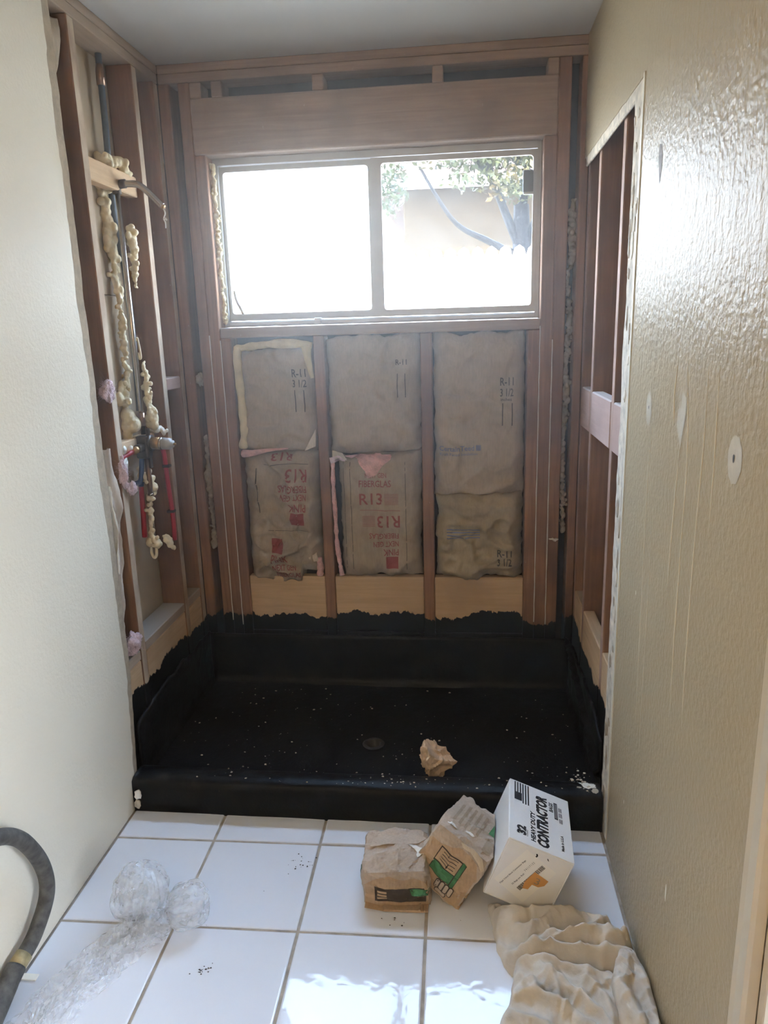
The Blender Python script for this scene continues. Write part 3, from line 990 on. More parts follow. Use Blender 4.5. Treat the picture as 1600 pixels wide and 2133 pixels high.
# torn corner of paper curling forward
def flap(name, pts, mat, par, th=.0015):
    bm = bmesh.new()
    vv = [bm.verts.new(p) for p in pts]
    bm.faces.new(vv)
    bmesh.ops.triangulate(bm, faces=bm.faces)
    bmesh.ops.subdivide_edges(bm, edges=bm.edges, cuts=3, use_grid_fill=True)
    for q in bm.verts: q.co.y += .004 * vnoise(q.co.x, q.co.z, 0, 45)
    o = bm_obj(name, bm, mat, par)
    md = o.modifiers.new('thickness', 'SOLIDIFY'); md.thickness = th
    return o
M_kraftin = kraft('pale_inside_of_kraft', (.46, .38, .28), .8)
flap('torn_flap', [(.515, -.012, 1.135), (.515, -.030, 1.07), (.470, -.028, 1.052), (.490, -.020, 1.09)], M_kraftin, t)

t, f, bv = new_batt('bulging batt printed R13 upside down beneath the yellow-edged batt', .206, .518, .530, 1.048, .002, .030, .032, 4.2, M_kraftB,
                    botfn=lambda s: (-.022 if s < .72 else .02) + .008 * vnoise(s, 1, 0, 8), topfn=lambda s: -.008 + .012 * vnoise(s, 1, 3, 4))
for s_, a in (('R13', (.386, .978, .471, .927)), ('FIBERGLAS', (.350, .914, .468, .884)), ('NEXT GEN', (.360, .877, .464, .852)), ('PINK', (.390, .838, .462, .808))):
    bprint(s_, *a, M_red, t, bv, True)
brect(.399, .803, .453, .753, M_red, t, bv); brect(.312, .695, .358, .636, M_red, t, bv)
for s_, a in (('PINK', (.309, .627, .373, .594)), ('NEXT GEN', (.310, .582, .404, .557)), ('FIBERGLAS', (.320, .549, .424, .524))):
    bprint(s_, *a, M_red, t, bv)
bprint('R13', .330, 1.040, .413, 1.012, M_red, t, bv, True)
brect(.300, 1.000, .480, .998, M_blk, t, bv); brect(.268, .985, .271, .80, M_blk, t, bv); brect(.300, .728, .47, .7265, M_blk, t, bv)
v_, f_ = tube_data(spline([(.214, -.002, 1.040), (.26, -.018, 1.045), (.32, -.018, 1.055), (.40, -.010, 1.060)], 6), [.016, .016, .015, .015, .014, .013, .012, .012, .011, .010, .009, .008, .007, .006, .005, .004, .004, .003, .002], 8)
mesh_obj('torn_fiberglass', v_, f_, M_pink, t, True)
flap('torn_flap', [(.460, -.020, .612), (.497, -.034, .640), (.500, -.026, .600), (.474, -.024, .598)], M_kraftin, t)
v_, f_ = tube_data(spline([(.498, -.006, .61), (.505, -.010, .57), (.500, -.006, .535)], 6), [.014 + .005 * vnoise(k, 7, 0, .5) for k in range(13)], 8)
mesh_obj('torn_fiberglass', v_, f_, M_pink, t, True)

# middle bay
t, f, bv = new_batt('plain brown paper-faced batt under the window mullion', .562, .926, 1.036, 1.483, .006, .010, .018, 7.7, M_kraftA, botfn=lambda s: -.004 + .010 * s + .004 * vnoise(s, 1, 0, 5))
bprint('R-11', .832, 1.392, .874, 1.372, M_blk, t, bv)
for x in (.836, .866): brect(x, 1.34, x + .003, 1.25, M_blk, t, bv)
flap('torn_flap', [(.577, -.018, 1.052), (.62, -.030, 1.042), (.636, -.026, 1.012), (.60, -.020, 1.022), (.575, -.014, 1.01)], M_kraftin, t)
t, f, bv = new_batt('batt printed R13 upright and inverted with torn pink top', .590, .924, .528, 1.030, .006, .014, .014, 11.1, M_kraftB)
for s_, a in (('NEXT GEN', (.700, .958, .785, .938)), ('FIBERGLAS', (.675, .928, .802, .901)), ('R13', (.675, .876, .766, .829))): bprint(s_, *a, M_red, t, bv)
for s_, a in (('R13', (.744, .786, .835, .737)), ('FIBERGLAS', (.709, .712, .828, .690)), ('NEXT GEN', (.727, .679, .827, .657)), ('PINK', (.765, .646, .826, .619))): bprint(s_, *a, M_red, t, bv, True)
brect(.776, .614, .824, .566, M_red, t, bv); brect(.675, .808, .836, .806, M_red, t, bv)
for x in (.612, .640, .858): brect(x, 1.0, x + .002, .56, M_blk, t, bv)
for k in range(9): brect(.775, .872 - k * .005, .83, .8705 - k * .005, M_red, t, bv, 'small_print')
for k in range(9): brect(.684, .782 - k * .005, .735, .7805 - k * .005, M_red, t, bv, 'small_print')
decal('torn_fiberglass', poly2d([(-.09, .045), (-.03, .052), (.04, .048), (.095, .050), (.088, .025), (.055, .000), (.03, -.035), (-.005, -.048), (-.012, -.02), (-.035, .008), (-.045, .03)]), (.715, -.02, .985), XU, ZU, M_pink, t, bv, .004, .008)
decal('torn_fiberglass', poly2d([(-.035, .012), (.0, .02), (.03, .008), (.02, -.01), (-.01, -.006), (-.03, -.012)]), (.600, -.02, 1.012), XU, ZU, M_pinkT, t, bv, .006, .008)
v_, f_ = tube_data(spline([(.575, -.004, 1.02), (.574, -.012, .92), (.576, -.010, .80), (.578, -.012, .68), (.584, -.008, .60), (.592, -.006, .535)], 8), [.009 + .005 * vnoise(k, 3, 0, .6) for k in range(41)], 8)
mesh_obj('pink_edging', v_, f_, M_pink, t, True)

# bay under the right pane
t, f, bv = new_batt('tall brown paper-faced batt with blue lettering under right window pane', .971, 1.321, .862, 1.483, .010, .008, .016, 15.5, M_kraftA, botfn=lambda s: .004 * vnoise(s, 1, 0, 9))
bprint('CertainTeed', .993, 1.060, 1.128, 1.040, M_blue, t, bv, bold=.02); brect(1.134, 1.062, 1.153, 1.040, M_blue, t, bv)
bprint('Kraft Faced Insulation', .995, 1.033, 1.140, 1.022, M_blue, t, bv)
bprint('R-11', 1.224, 1.316, 1.274, 1.286, M_blk, t, bv); bprint('3 1/2', 1.224, 1.275, 1.274, 1.245, M_blk, t, bv); bprint('inches', 1.226, 1.24, 1.268, 1.228, M_blk, t, bv)
for x in (1.232, 1.268): brect(x, 1.22, x + .004, 1.135, M_blk, t, bv)
t, f, bv = new_batt('short crumpled olive batt above the blocking under right pane', .974, 1.320, .530, .868, .000, .020, .036, 21.9, M_kraftC)
bprint('R-11', 1.218, .646, 1.274, .618, M_blk, t, bv); bprint('3 1/2', 1.218, .610, 1.274, .585, M_blk, t, bv)
for k in range(4): brect(1.020, .730 - k * .011, 1.150, .7255 - k * .011, M_blue, t, bv, 'small_print')

# ------------------------------------------------------------------ old caulk seams and spray foam in the corner gaps
M_foam = plain('cream_spray_foam', (.80, .68, .44), .6, var=.15, scale=30, bmp=.5, bscale=70, bdist=.004)
M_foamw = plain('white_spray_foam', (.88, .85, .76), .6, var=.08, scale=30, bmp=.5, bscale=70, bdist=.004)
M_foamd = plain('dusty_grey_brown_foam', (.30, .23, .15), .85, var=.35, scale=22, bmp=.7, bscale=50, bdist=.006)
for x, z0, z1 in ((.1158, .33, 1.5), (.1574, .31, 1.48), (1.3665, .34, 1.5), (1.4118, .33, 1.45)):
    q = [(x + .0012 * vnoise(k, x, 0, .7), -.0015, z0 + (z1 - z0) * k / 30) for k in range(31)]
    tube('caulk_seam', q, [.0022 + .0009 * vnoise(k, x, 2, .9) for k in range(31)], M_bead, wall_back, 6)

def lumpy(name, path, radii, mat, parent=None, seed=0, n=14, amp=.60, fr=30):
    """bubbly foam bead: overlapping lobes along a path, fused into one skin"""
    rs = random.Random(int(seed * 97) + 5)
    P = spline(path, 10)
    rr = np.interp(np.linspace(0, len(radii) - 1, len(P)), range(len(radii)), radii)
    L = sum((P[k + 1] - P[k]).length for k in range(len(P) - 1))
    m_ = max(8, int(L / max(.006, .55 * float(np.mean(rr)))))
    bm = bmesh.new()
    for k in range(m_ + 1):
        t_ = k / m_ * (len(P) - 1); a = int(min(t_, len(P) - 2)); f_ = t_ - a
        c = P[a].lerp(P[a + 1], f_); r = float(np.interp(t_, range(len(P)), rr))
        for q in range(2):
            r1 = r * rs.uniform(.55, 1.0) * (1 if q == 0 else .75)
            off = Vector((rs.gauss(0, 1), rs.gauss(0, 1), rs.gauss(0, 1))) * r * (.28 if q == 0 else .62)
            mt_ = Matrix.Translation(c + off) @ Matrix.Diagonal((r1, r1, r1 * rs.uniform(.8, 1.5), 1))
            bmesh.ops.create_icosphere(bm, subdivisions=2, radius=1.0, matrix=mt_)
    o = bm_obj(name, bm, mat, parent, True)
    md = o.modifiers.new('fuse', 'REMESH'); md.mode = 'VOXEL'; md.voxel_size = max(.0022, .16 * float(np.mean(rr))); md.use_smooth_shade = True
    md = o.modifiers.new('soften', 'SMOOTH'); md.iterations = 2; md.factor = .5
    return o

def blob(name, c, r, mat, parent=None, seed=0, amp=.35, fr=3.0, sub=4, sharp=False):
    bm = bmesh.new()
    bmesh.ops.create_icosphere(bm, subdivisions=sub, radius=1)
    for q in bm.verts:
        d = q.co.normalized()
        k = fbm(d.x + seed, d.y, d.z, fr, 4)
        if sharp: k = .6 - 1.8 * abs(k)
        q.co = Vector((c[0] + d.x * r[0] * (1 + amp * k), c[1] + d.y * r[1] * (1 + amp * k), c[2] + d.z * r[2] * (1 + amp * k)))
    return bm_obj(name, bm, mat, parent, True)

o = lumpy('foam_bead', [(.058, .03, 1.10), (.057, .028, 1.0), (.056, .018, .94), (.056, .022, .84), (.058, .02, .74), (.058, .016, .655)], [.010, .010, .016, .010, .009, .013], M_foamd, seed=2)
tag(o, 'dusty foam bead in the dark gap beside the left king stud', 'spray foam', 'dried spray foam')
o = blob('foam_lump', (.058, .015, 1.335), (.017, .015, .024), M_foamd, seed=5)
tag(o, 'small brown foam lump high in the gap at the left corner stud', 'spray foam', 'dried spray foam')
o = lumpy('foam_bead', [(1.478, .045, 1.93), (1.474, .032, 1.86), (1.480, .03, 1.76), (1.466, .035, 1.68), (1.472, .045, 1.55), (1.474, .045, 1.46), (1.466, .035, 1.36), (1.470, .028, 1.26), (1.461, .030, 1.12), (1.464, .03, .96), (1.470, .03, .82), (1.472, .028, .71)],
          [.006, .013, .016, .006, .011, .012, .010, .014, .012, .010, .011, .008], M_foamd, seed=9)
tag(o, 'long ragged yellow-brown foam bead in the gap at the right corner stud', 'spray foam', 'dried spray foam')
lumpy('foam_bead', [(.170, .040, 1.545), (.168, .042, 1.75), (.167, .042, 1.95), (.168, .040, 2.11)], [.008, .009, .009, .008], M_yel, win, seed=3, n=8)
lumpy('foam_drip', [(1.422, -.003, .690), (1.440, -.006, .688), (1.452, -.003, .686)], [.004, .006, .004], M_gyp, wall_back, seed=1, n=8)

# ------------------------------------------------------------------ shower plumbing
M_cop = plain('tarnished_copper', (.30, .19, .13), .32, .9, var=.3, scale=18)
M_chr = plain('dull_chrome', (.50, .46, .42), .25, .95, var=.15, scale=30)
M_bronze = plain('dark_bronze_valve', (.085, .065, .05), .4, .7, var=.4, scale=40)
M_brass = plain('worn_brass', (.42, .26, .12), .35, .9, var=.25, scale=50)
M_greyp = plain('grey_plastic_sleeve', (.42, .40, .37), .5)
M_pexr = plain('red_plastic_pipe', (.42, .025, .035), .35)
M_pexb = plain('blue_plastic_pipe', (.05, .10, .22), .4)
M_bluegrey = plain('dusty_blue_grey_pipe', (.10, .125, .155), .55, var=.15, scale=15)
val = empty('shower_valve', (-.035, -.35, 1.11)); tag(val, 'dark brass shower valve with grey cartridge sleeve, riser pipe and arm', 'shower valve')
tube('riser_pipe', [(-.032, -.350, 1.17), (-.032, -.349, 1.5), (-.031, -.350, 1.98)], .0085, M_chr, val, 12)
tube('riser_collar', [(-.032, -.350, 1.200), (-.032, -.350, 1.245)], .0115, M_cop, val, 12)
tube('arm_elbow', spline([(-.032, -.350, 1.955), (-.031, -.350, 1.978), (-.018, -.350, 1.985), (.0, -.350, 1.986)], 4), .014, M_bronze, val, 12)
arm = tube('shower_arm', spline([(-.005, -.350, 1.986), (.03, -.350, 1.984), (.052, -.350, 1.975), (.085, -.350, 1.945), (.116, -.350, 1.913)], 6), .0105, M_chr, val, 14)
tube('arm_tip', [(.114, -.350, 1.915), (.121, -.350, 1.908)], .0088, M_brass, arm, 12)
tube('thread_tape', spline([(.119, -.350, 1.905), (.124, -.352, 1.89), (.117, -.350, 1.875), (.122, -.352, 1.862), (.121, -.350, 1.845)], 5), [.0022] * 21, M_foamw, arm, 6)
tube('thread_tape', spline([(.116, -.349, 1.872), (.124, -.352, 1.874), (.128, -.351, 1.869)], 4), [.003] * 9, M_foamw, arm, 6)
bm = bmesh.new()
add_box(bm, -.058, -.012, -.372, -.328, 1.085, 1.165, .008, seg=2)
add_box(bm, -.050, -.020, -.410, -.290, 1.112, 1.140, .008, seg=2)
bm_obj('valve_body', bm, M_bronze, val)
tube('body_band', [(-.012, -.350, 1.138), (-.004, -.350, 1.138)], .030, M_bronze, val, 20)
tube('brass_neck', [(-.006, -.350, 1.139), (.030, -.350, 1.137)], .0215, M_brass, val, 20)
tube('chrome_ring', [(.026, -.350, 1.137), (.034, -.350, 1.1365)], .0225, M_chr, val, 20)
cart = tube('cartridge_sleeve', [(.034, -.350, 1.1365), (.064, -.350, 1.135), (.066, -.350, 1.135), (.074, -.350, 1.1345)], [.021, .020, .013, .0125], M_greyp, val, 20)
tube('stem', [(.073, -.350, 1.1345), (.083, -.350, 1.134)], .004, M_brass, cart, 8)
tube('spout_stub', [(-.028, -.350, 1.09), (-.029, -.350, 1.0), (-.030, -.350, .955)], .0095, M_cop, val, 12)
tube('stub_end', [(-.030, -.350, .958), (-.030, -.350, .950)], .0105, M_chr, val, 12)
tube('inlet_port', [(-.034, -.395, 1.126), (-.042, -.425, 1.122)], .013, M_brass, val, 14)
tube('inlet_port', [(-.034, -.305, 1.126), (-.036, -.283, 1.126)], .013, M_bronze, val, 14)
box('mounting_strap', -.020, -.012, -.36, -.34, 1.05, 1.19, M_bronze, val, bev=.002)

o = tube('red_supply_pipe', spline([(-.042, -.420, 1.122), (-.052, -.450, 1.114), (-.062, -.48, 1.106), (-.068, -.50, 1.10)], 5), [.0085] * 16, M_pexr, None, 10)
tag(o, 'short red plastic pipe entering the valve from foam on the left', 'pipe', 'red plastic supply pipes')
rp = empty('red_supply_pipe', (-.01, -.232, .75)); tag(rp, 'long red plastic pipe strapped to the stud right of the valve', 'pipe', 'red plastic supply pipes')
tube('pipe', spline([(-.036, -.284, 1.126), (-.024, -.250, 1.118), (-.016, -.232, 1.084), (-.012, -.231, .969), (-.006, -.231, .853), (-.008, -.231, .749)], 6), .0085, M_pexr, rp, 10)
for z in (1.035, .862):
    box('pipe_clip', -.024, .004, -.243, -.218, z - .005, z + .005, M_blk, rp, bev=.002)
rp = empty('red_supply_pipe', (-.065, -.35, .80)); tag(rp, 'red plastic pipe dropping below the blue elbow left of the stub', 'pipe', 'red plastic supply pipes')
tube('pipe', spline([(-.062, -.352, .985), (-.064, -.352, .90), (-.069, -.352, .795)], 6), .0095, M_pexr, rp, 10)
bp = empty('blue_supply_pipe', (-.06, -.35, 1.0)); tag(bp, 'blue plastic cold pipe bending under the shower valve', 'pipe')
tube('pipe', spline([(-.048, -.350, 1.09), (-.052, -.355, 1.04), (-.058, -.36, 1.005), (-.078, -.375, .995), (-.086, -.40, .990)], 6), .009, M_pexb, bp, 10)
tube('elbow', spline([(-.060, -.352, 1.0), (-.063, -.352, .985)], 3), .0115, M_pexb, bp, 10)
up_ = empty('blue_grey_water_pipe', (-.066, -.32, 1.2)); tag(up_, 'dusty blue-grey pipe rising to the ceiling behind the shower riser', 'pipe')
tube('pipe', spline([(-.060, -.318, 2.376), (-.060, -.320, 2.2), (-.062, -.324, 2.05), (-.062, -.326, 1.9), (-.050, -.318, 1.72), (-.050, -.310, 1.5), (-.052, -.32, 1.25)], 8), .0105, M_bluegrey, up_, 10)
tube('copper_coupling', [(-.060, -.318, 2.355), (-.060, -.319, 2.325), (-.060, -.319, 2.285)], [.009, .0135, .0135], M_cop, up_, 12)

foams = [
    ('lumpy foam behind the pine block at the shower arm', [(-.072, -.36, 2.06), (-.055, -.32, 2.065), (-.035, -.275, 2.045), (-.03, -.25, 2.03)], [.02, .024, .022, .012], M_foam),
    ('long foam bead down the wall behind the riser pipe', [(-.080, -.345, 1.99), (-.084, -.345, 1.91), (-.084, -.345, 1.83), (-.070, -.35, 1.74), (-.066, -.352, 1.60), (-.066, -.352, 1.45), (-.070, -.352, 1.33)], [.02, .017, .026, .014, .012, .012, .014], M_foam),
    ('curled foam hanging right of the riser at mid height', [(-.022, -.30, 1.86), (-.020, -.30, 1.81), (-.022, -.296, 1.74), (-.026, -.296, 1.67)], [.012, .017, .013, .006], M_foam),
    ('thick foam mass just above the shower valve on the left', [(-.082, -.372, 1.345), (-.080, -.372, 1.29), (-.078, -.374, 1.24), (-.076, -.376, 1.195)], [.014, .024, .030, .030], M_foam),
    ('foam drips between riser and stud above the valve', [(-.024, -.305, 1.415), (-.020, -.302, 1.36), (-.022, -.302, 1.30), (-.016, -.302, 1.24), (-.012, -.30, 1.20)], [.006, .012, .012, .017, .019], M_foam),
    ('white foam clump around the red inlet pipe', [(-.070, -.47, 1.15), (-.060, -.462, 1.125), (-.062, -.464, 1.085), (-.060, -.46, 1.06)], [.015, .020, .018, .008], M_foamw),
    ('white foam tuft behind the grey cartridge', [(-.020, -.29, 1.175), (.000, -.28, 1.18), (.010, -.275, 1.165)], [.012, .012, .008], M_foamw),
    ('foam streak beside the spout stub under the valve', [(-.070, -.345, 1.045), (-.050, -.342, 1.02), (-.030, -.334, 1.00), (-.020, -.332, .965)], [.012, .018, .020, .014], M_foam),
    ('long foam icicle hanging below the spout stub', [(-.034, -.346, .945), (-.040, -.346, .89), (-.042, -.348, .84), (-.046, -.348, .80), (-.040, -.346, .775), (-.024, -.342, .765)], [.014, .012, .010, .012, .020, .016], M_foam),
    ('small foam lump under the long red pipe', [(-.018, -.300, .782), (-.006, -.298, .768), (.004, -.296, .752), (.010, -.294, .738)], [.010, .015, .013, .010], M_foam),
]
for k, (lb, pth, rr, mt) in enumerate(foams):
    o = lumpy('foam_lump', pth, rr, mt, seed=20 + k * 3.7)
    tag(o, lb, 'spray foam', 'dried spray foam')
o = tube('foam_loop', spline([(-.050, -.346, .765), (-.052, -.346, .735), (-.044, -.346, .715), (-.034, -.346, .725), (-.032, -.346, .755)], 5), .0055, M_foam, None, 8)
tag(o, 'thin foam loop dangling at the bottom of the long icicle', 'spray foam', 'dried spray foam')
o = tube('foam_loop', spline([(-.030, -.33, 1.49), (-.026, -.33, 1.50), (-.022, -.33, 1.47), (-.020, -.33, 1.435), (-.026, -.33, 1.43), (-.029, -.33, 1.45)], 5), .0035, M_foam, None, 8)
tag(o, 'small foam loop beside the riser pipe at mid height', 'spray foam', 'dried spray foam')

# ------------------------------------------------------------------ loose insulation and torn paper in the narrow bay by the cream wall
def tuft(label, c, r, seed):
    t = empty('fiberglass_tuft', c); tag(t, label, 'insulation', 'pink insulation tufts')
    blob('fiber_clump', c, r, M_pinkT, t, seed * 3.3, .75, 1.1, 4)
    vs, fs = [], []
    for k in range(260):
        d = rng.normal(size=3); d /= np.linalg.norm(d)
        p0 = np.array(c) + d * np.array(r) * .85
        p1 = p0 + (d + rng.normal(size=3) * .6) * rng.uniform(.006, .016)
        s = np.cross(d, rng.normal(size=3)); s = s / np.linalg.norm(s) * .0006
        i0 = len(vs); vs += [p0 - s, p0 + s, p1]; fs.append((i0, i0 + 1, i0 + 2))
    o = mesh_obj('loose_fibers', vs, fs, M_pinkT, t); o['kind'] = 'stuff'
tuft('pink fiberglass tuft caught on the near stud at chest height', (.002, -.638, 1.345), (.016, .030, .030), 1)
tuft('pink fiberglass wisp hanging below the valve height by the cream wall', (.006, -.612, 1.085), (.012, .016, .045), 2)
tuft('pink fiberglass wisp end drooping toward the red pipe', (.010, -.575, 1.025), (.011, .022, .020), 3)
tuft('pink fiberglass ball resting on the ledge at the wall foot', (-.006, -.655, .515), (.024, .042, .034), 4)

def paper_strip(name, label, rows, seed, mat, parent=None):
    """hanging crumpled paper: rows of (z, y_near, y_far, x)"""
    n = 14; vs, fs = [], []
    zz = np.array([r[0] for r in rows])
    m_ = 50
    for j in range(m_ + 1):
        t_ = j / m_ * (len(rows) - 1)
        R_ = [np.interp(t_, range(len(rows)), [r[k] for r in rows]) for k in range(4)]
        for i in range(n + 1):
            s = i / n
            y = R_[1] + (R_[2] - R_[1]) * s + .006 * fbm(s, R_[0] * 6, seed, 1.5, 3)
            x = R_[3] + .012 * fbm(s * .7, R_[0] * 5, seed + 4, 1.7, 4) + .010 * math.sin(s * 5 + R_[0] * 9)
            vs.append((x, y, R_[0] + .004 * fbm(s * 4, 2, seed, 1, 3)))
    k = n + 1
    for j in range(m_):
        for i in range(n): fs.append((j * k + i, j * k + i + 1, (j + 1) * k + i + 1, (j + 1) * k + i))
    o = mesh_obj(name, vs, fs, mat, parent, True)
    md = o.modifiers.new('thickness', 'SOLIDIFY'); md.thickness = .0012
    if label: tag(o, label, 'paper', 'torn insulation paper')
    return o
M_paper = kraft('dusty_torn_kraft', (.44, .36, .28), .85)
paper_strip('torn_paper', 'crumpled kraft paper hanging in the narrow bay by the cream wall', [(1.17, -.700, -.655, -.012), (1.0, -.700, -.650, -.004), (.88, -.70, -.648, -.010), (.78, -.705, -.640, -.008), (.66, -.715, -.66, -.014), (.56, -.72, -.69, -.02)], 3, M_paper)
paper_strip('torn_paper', 'grey paper scrap folded at the top of the narrow bay', [(2.36, -.715, -.628, -.030), (2.30, -.715, -.640, -.022), (2.2, -.715, -.655, -.026), (2.12, -.715, -.680, -.030)], 8, M_kraftin)
paper_strip('torn_paper', 'thin white paper sliver along the cream wall edge', [(1.06, -.722, -.712, .004), (.95, -.720, -.704, .006), (.85, -.722, -.706, .004), (.78, -.722, -.716, .002)], 5, M_foamw)

# ------------------------------------------------------------------ marks on the tan wall
XW = W - .0145
YD, = ((0, -1, 0),)
def wall_mark(name, pts, mat, off=.0006):
    """pts are (y, z) on the tan wall"""
    cy0 = sum(p[0] for p in pts) / len(pts); cz0 = sum(p[1] for p in pts) / len(pts)
    return decal(name, poly2d([(-(p[0] - cy0), p[1] - cz0) for p in pts]), (XW, cy0, cz0), (0, -1, 0), (0, 0, 1), mat, wall_right, None, off)
def ell(cy0, cz0, a, b_, n=22, w=.12, seed=0):
    return [(cy0 + a * math.cos(2 * math.pi * k / n) * (1 + w * vnoise(k, seed, 0, .8)), cz0 + b_ * math.sin(2 * math.pi * k / n) * (1 + w * vnoise(k, seed, 4, .8))) for k in range(n)]
M_patch = plain('pale_filler_patch', (.52, .46, .35), .75, var=.1, scale=40, bmp=.3)
M_drip = plain('pale_dried_drip', (.72, .66, .53), .35)
wall_mark('filler_patch', ell(-1.093, 1.312, .024, .038, seed=1), M_patch)
wall_mark('filler_patch', ell(-1.640, 1.291, .030, .038, seed=4), M_patch)
wall_mark('screw_hole', ell(-1.637, 1.293, .004, .007, 10), M_blk, .0012)
wall_mark('screw_hole', ell(-1.093, 1.315, .003, .004, 10), M_blk, .0012)
wall_mark('scraped_patch', [(-1.345, 1.372), (-1.372, 1.36), (-1.374, 1.33), (-1.360, 1.29), (-1.352, 1.262), (-1.338, 1.28), (-1.318, 1.305), (-1.322, 1.335), (-1.34, 1.34)], M_patch)
wall_mark('dark_gouge', [(-1.052, 1.868), (-1.075, 1.862), (-1.084, 1.84), (-1.080, 1.81), (-1.070, 1.785), (-1.060, 1.81), (-1.050, 1.845)], plain('gouged_dark_paint', (.20, .16, .13), .7))
for pts, w_ in (([(-1.35, 1.27), (-1.337, 1.11), (-1.331, .95)], .003), ([(-1.362, 1.43), (-1.40, 1.26), (-1.401, 1.08), (-1.402, .88), (-1.408, .72)], .0028),
                ([(-1.484, 1.43), (-1.489, 1.29), (-1.481, 1.10), (-1.482, .88), (-1.485, .74)], .0025), ([(-1.132, 1.28), (-1.12, 1.13), (-1.129, .89), (-1.139, .55)], .0022),
                ([(-1.54, 1.43), (-1.549, 1.28), (-1.55, 1.14)], .002), ([(-1.18, 1.1), (-1.185, .8), (-1.19, .5)], .0015), ([(-1.30, 1.42), (-1.29, 1.36), (-1.30, 1.3)], .003)):
    q = [(XW - .0004, p[0] + .002 * vnoise(p[0], p[1], 0, 20), p[1]) for p in pts]
    tube('paint_drip', spline(q, 6), [w_ * (1 + .4 * vnoise(k, w_ * 1000, 0, .5)) * .55 * min(1, .15 + 3.5 * min(k, (len(q) - 1) * 6 - k) / ((len(q) - 1) * 6)) for k in range((len(q) - 1) * 6 + 1)], M_drip, wall_right, 6)
for (a, z, w_, h_) in ((-1.468, .35, .004, .022), (-1.071, .281, .003, .006), (-1.07, .863, .003, .006)):
    wall_mark('paint_chip', ell(a, z, w_, h_, 10), M_foamw)
o = blob('edge_chunk', (W - .010, -.872, 1.775), (.010, .018, .026), M_gyp, wall_right, 3, .3, 2, 3)
for k in range(40):
    z = random.uniform(.05, 2.0)
    blob('plaster_crumb', (W - .0128, random.uniform(-.865, -.78), z), (.0016, random.uniform(.005, .016), random.uniform(.008, .035)), random.choice((M_gyp, M_gypL, M_gypL)), wall_right, k * 1.7, .6, 2, 2)

# ------------------------------------------------------------------ carton of contractor bags, leaning on one edge
M_card = plain('white_carton', (.80, .79, .77), .6, var=.03, scale=10)
M_cardin = plain('raw_carton_edge', (.40, .30, .20), .8)
M_ink = plain('black_carton_ink', (.02, .02, .022), .6)
M_stick = plain('off_white_sticker', (.86, .84, .78), .5)
M_orange = plain('orange_torn_sticker', (.62, .30, .085), .55)
BEX, BEY, BEZ = Vector((.9338, -.0651, -.3518)).normalized(), Vector((.0676, .9977, -.0051)).normalized(), Vector((.3513, -.0190, .9361)).normalized()
BW, BH, BL = .1761, .1862, .2582
BG = Vector((1.3008, -1.1834, 0.002))      # lowest front corner
BO = BG - BEX * BW                          # front lower left corner
carton = empty('carton_box', BG); tag(carton, 'white carton of heavy duty contractor bags tipped on its edge', 'box')
def bpt(a, l, h): return BO + BEX * a + BEY * l + BEZ * h
def slab(name, a0, a1, l0, l1, h0, h1, mat, parent, bev=.0015):
    bm = bmesh.new()
    vs_ = add_box(bm, a0, a1, l0, l1, h0, h1, bev)
    for q in bm.verts:
        q.co = bpt(q.co.x, q.co.y, q.co.z)
    bmesh.ops.recalc_face_normals(bm, faces=bm.faces)
    return bm_obj(name, bm, mat, parent)
TB = .003
slab('bottom_panel', 0, BW, 0, BL, 0, TB, M_card, carton)
slab('side_panel', 0, TB, 0, BL, TB, BH - TB, M_card, carton)
slab('side_panel', BW - TB, BW, 0, BL, TB, BH - TB, M_card, carton)
slab('top_panel', 0, BW, 0, BL, BH - TB, BH, M_card, carton)
endp = slab('end_panel', TB, BW - TB, 0.0008, TB, TB, BH - TB, M_card, carton)
slab('end_panel', TB, BW - TB, BL - TB, BL - .0008, TB, BH - TB, M_card, carton)
slab('seam_tape', .012, .016, .004, BL - .01, BH - .0005, BH + .0004, M_card, carton, 0)
topo = lambda a, l: bpt(a, l, BH)
def tprint(s_, a, l, height, width, bold=.02, shear=0., name='lettering'):
    """lettering on the top panel, reading away from the viewer along the carton"""
    return decal(name, text2d(s_, height, width, bold, shear), topo(a, l), BEY, -BEX, M_ink, carton, None, .0006)
tprint('CONTRACTOR', .0935, .121, .034, .212, .06, .14)
tprint('HEAVY DUTY', .0665, .083, .0135, .122, .05, .1)
tprint('32', .034, .050, .026, .036, .06)
tprint('COUNT', .050, .045, .004, .026, .02)
tprint('BAGS', .121, .195, .012, .040, .04, .1)
tprint('Made in U.S.A', .147, .060, .008, .060, .04)
def trect(a0, a1, l0, l1, mat=None, name='printed_panel', off=.0006):
    return decal(name, rect2d(l1 - l0, a1 - a0), topo((a0 + a1) / 2, (l0 + l1) / 2), BEY, -BEX, mat or M_ink, carton, None, off)
for k in range(6):
    l0_ = .205 if k < 3 else .172
    trect(.014 + k * .0078, .0178 + k * .0078, l0_ if k < 3 else .162, .252, name='flag_stripe')
trect(.014, .0358, .170, .2055, name='flag_field')
trect(.130, .140, .150, .222)
for k in range(2): trect(.1325 + k * .004, .1335 + k * .004, .155, .217, M_card, 'small_print', .0009)
for k in range(3):
    for l0_ in (.140, .165, .188):
        trect(.1435 + k * .0035, .1452 + k * .0035, l0_, l0_ + .018, name='small_print')
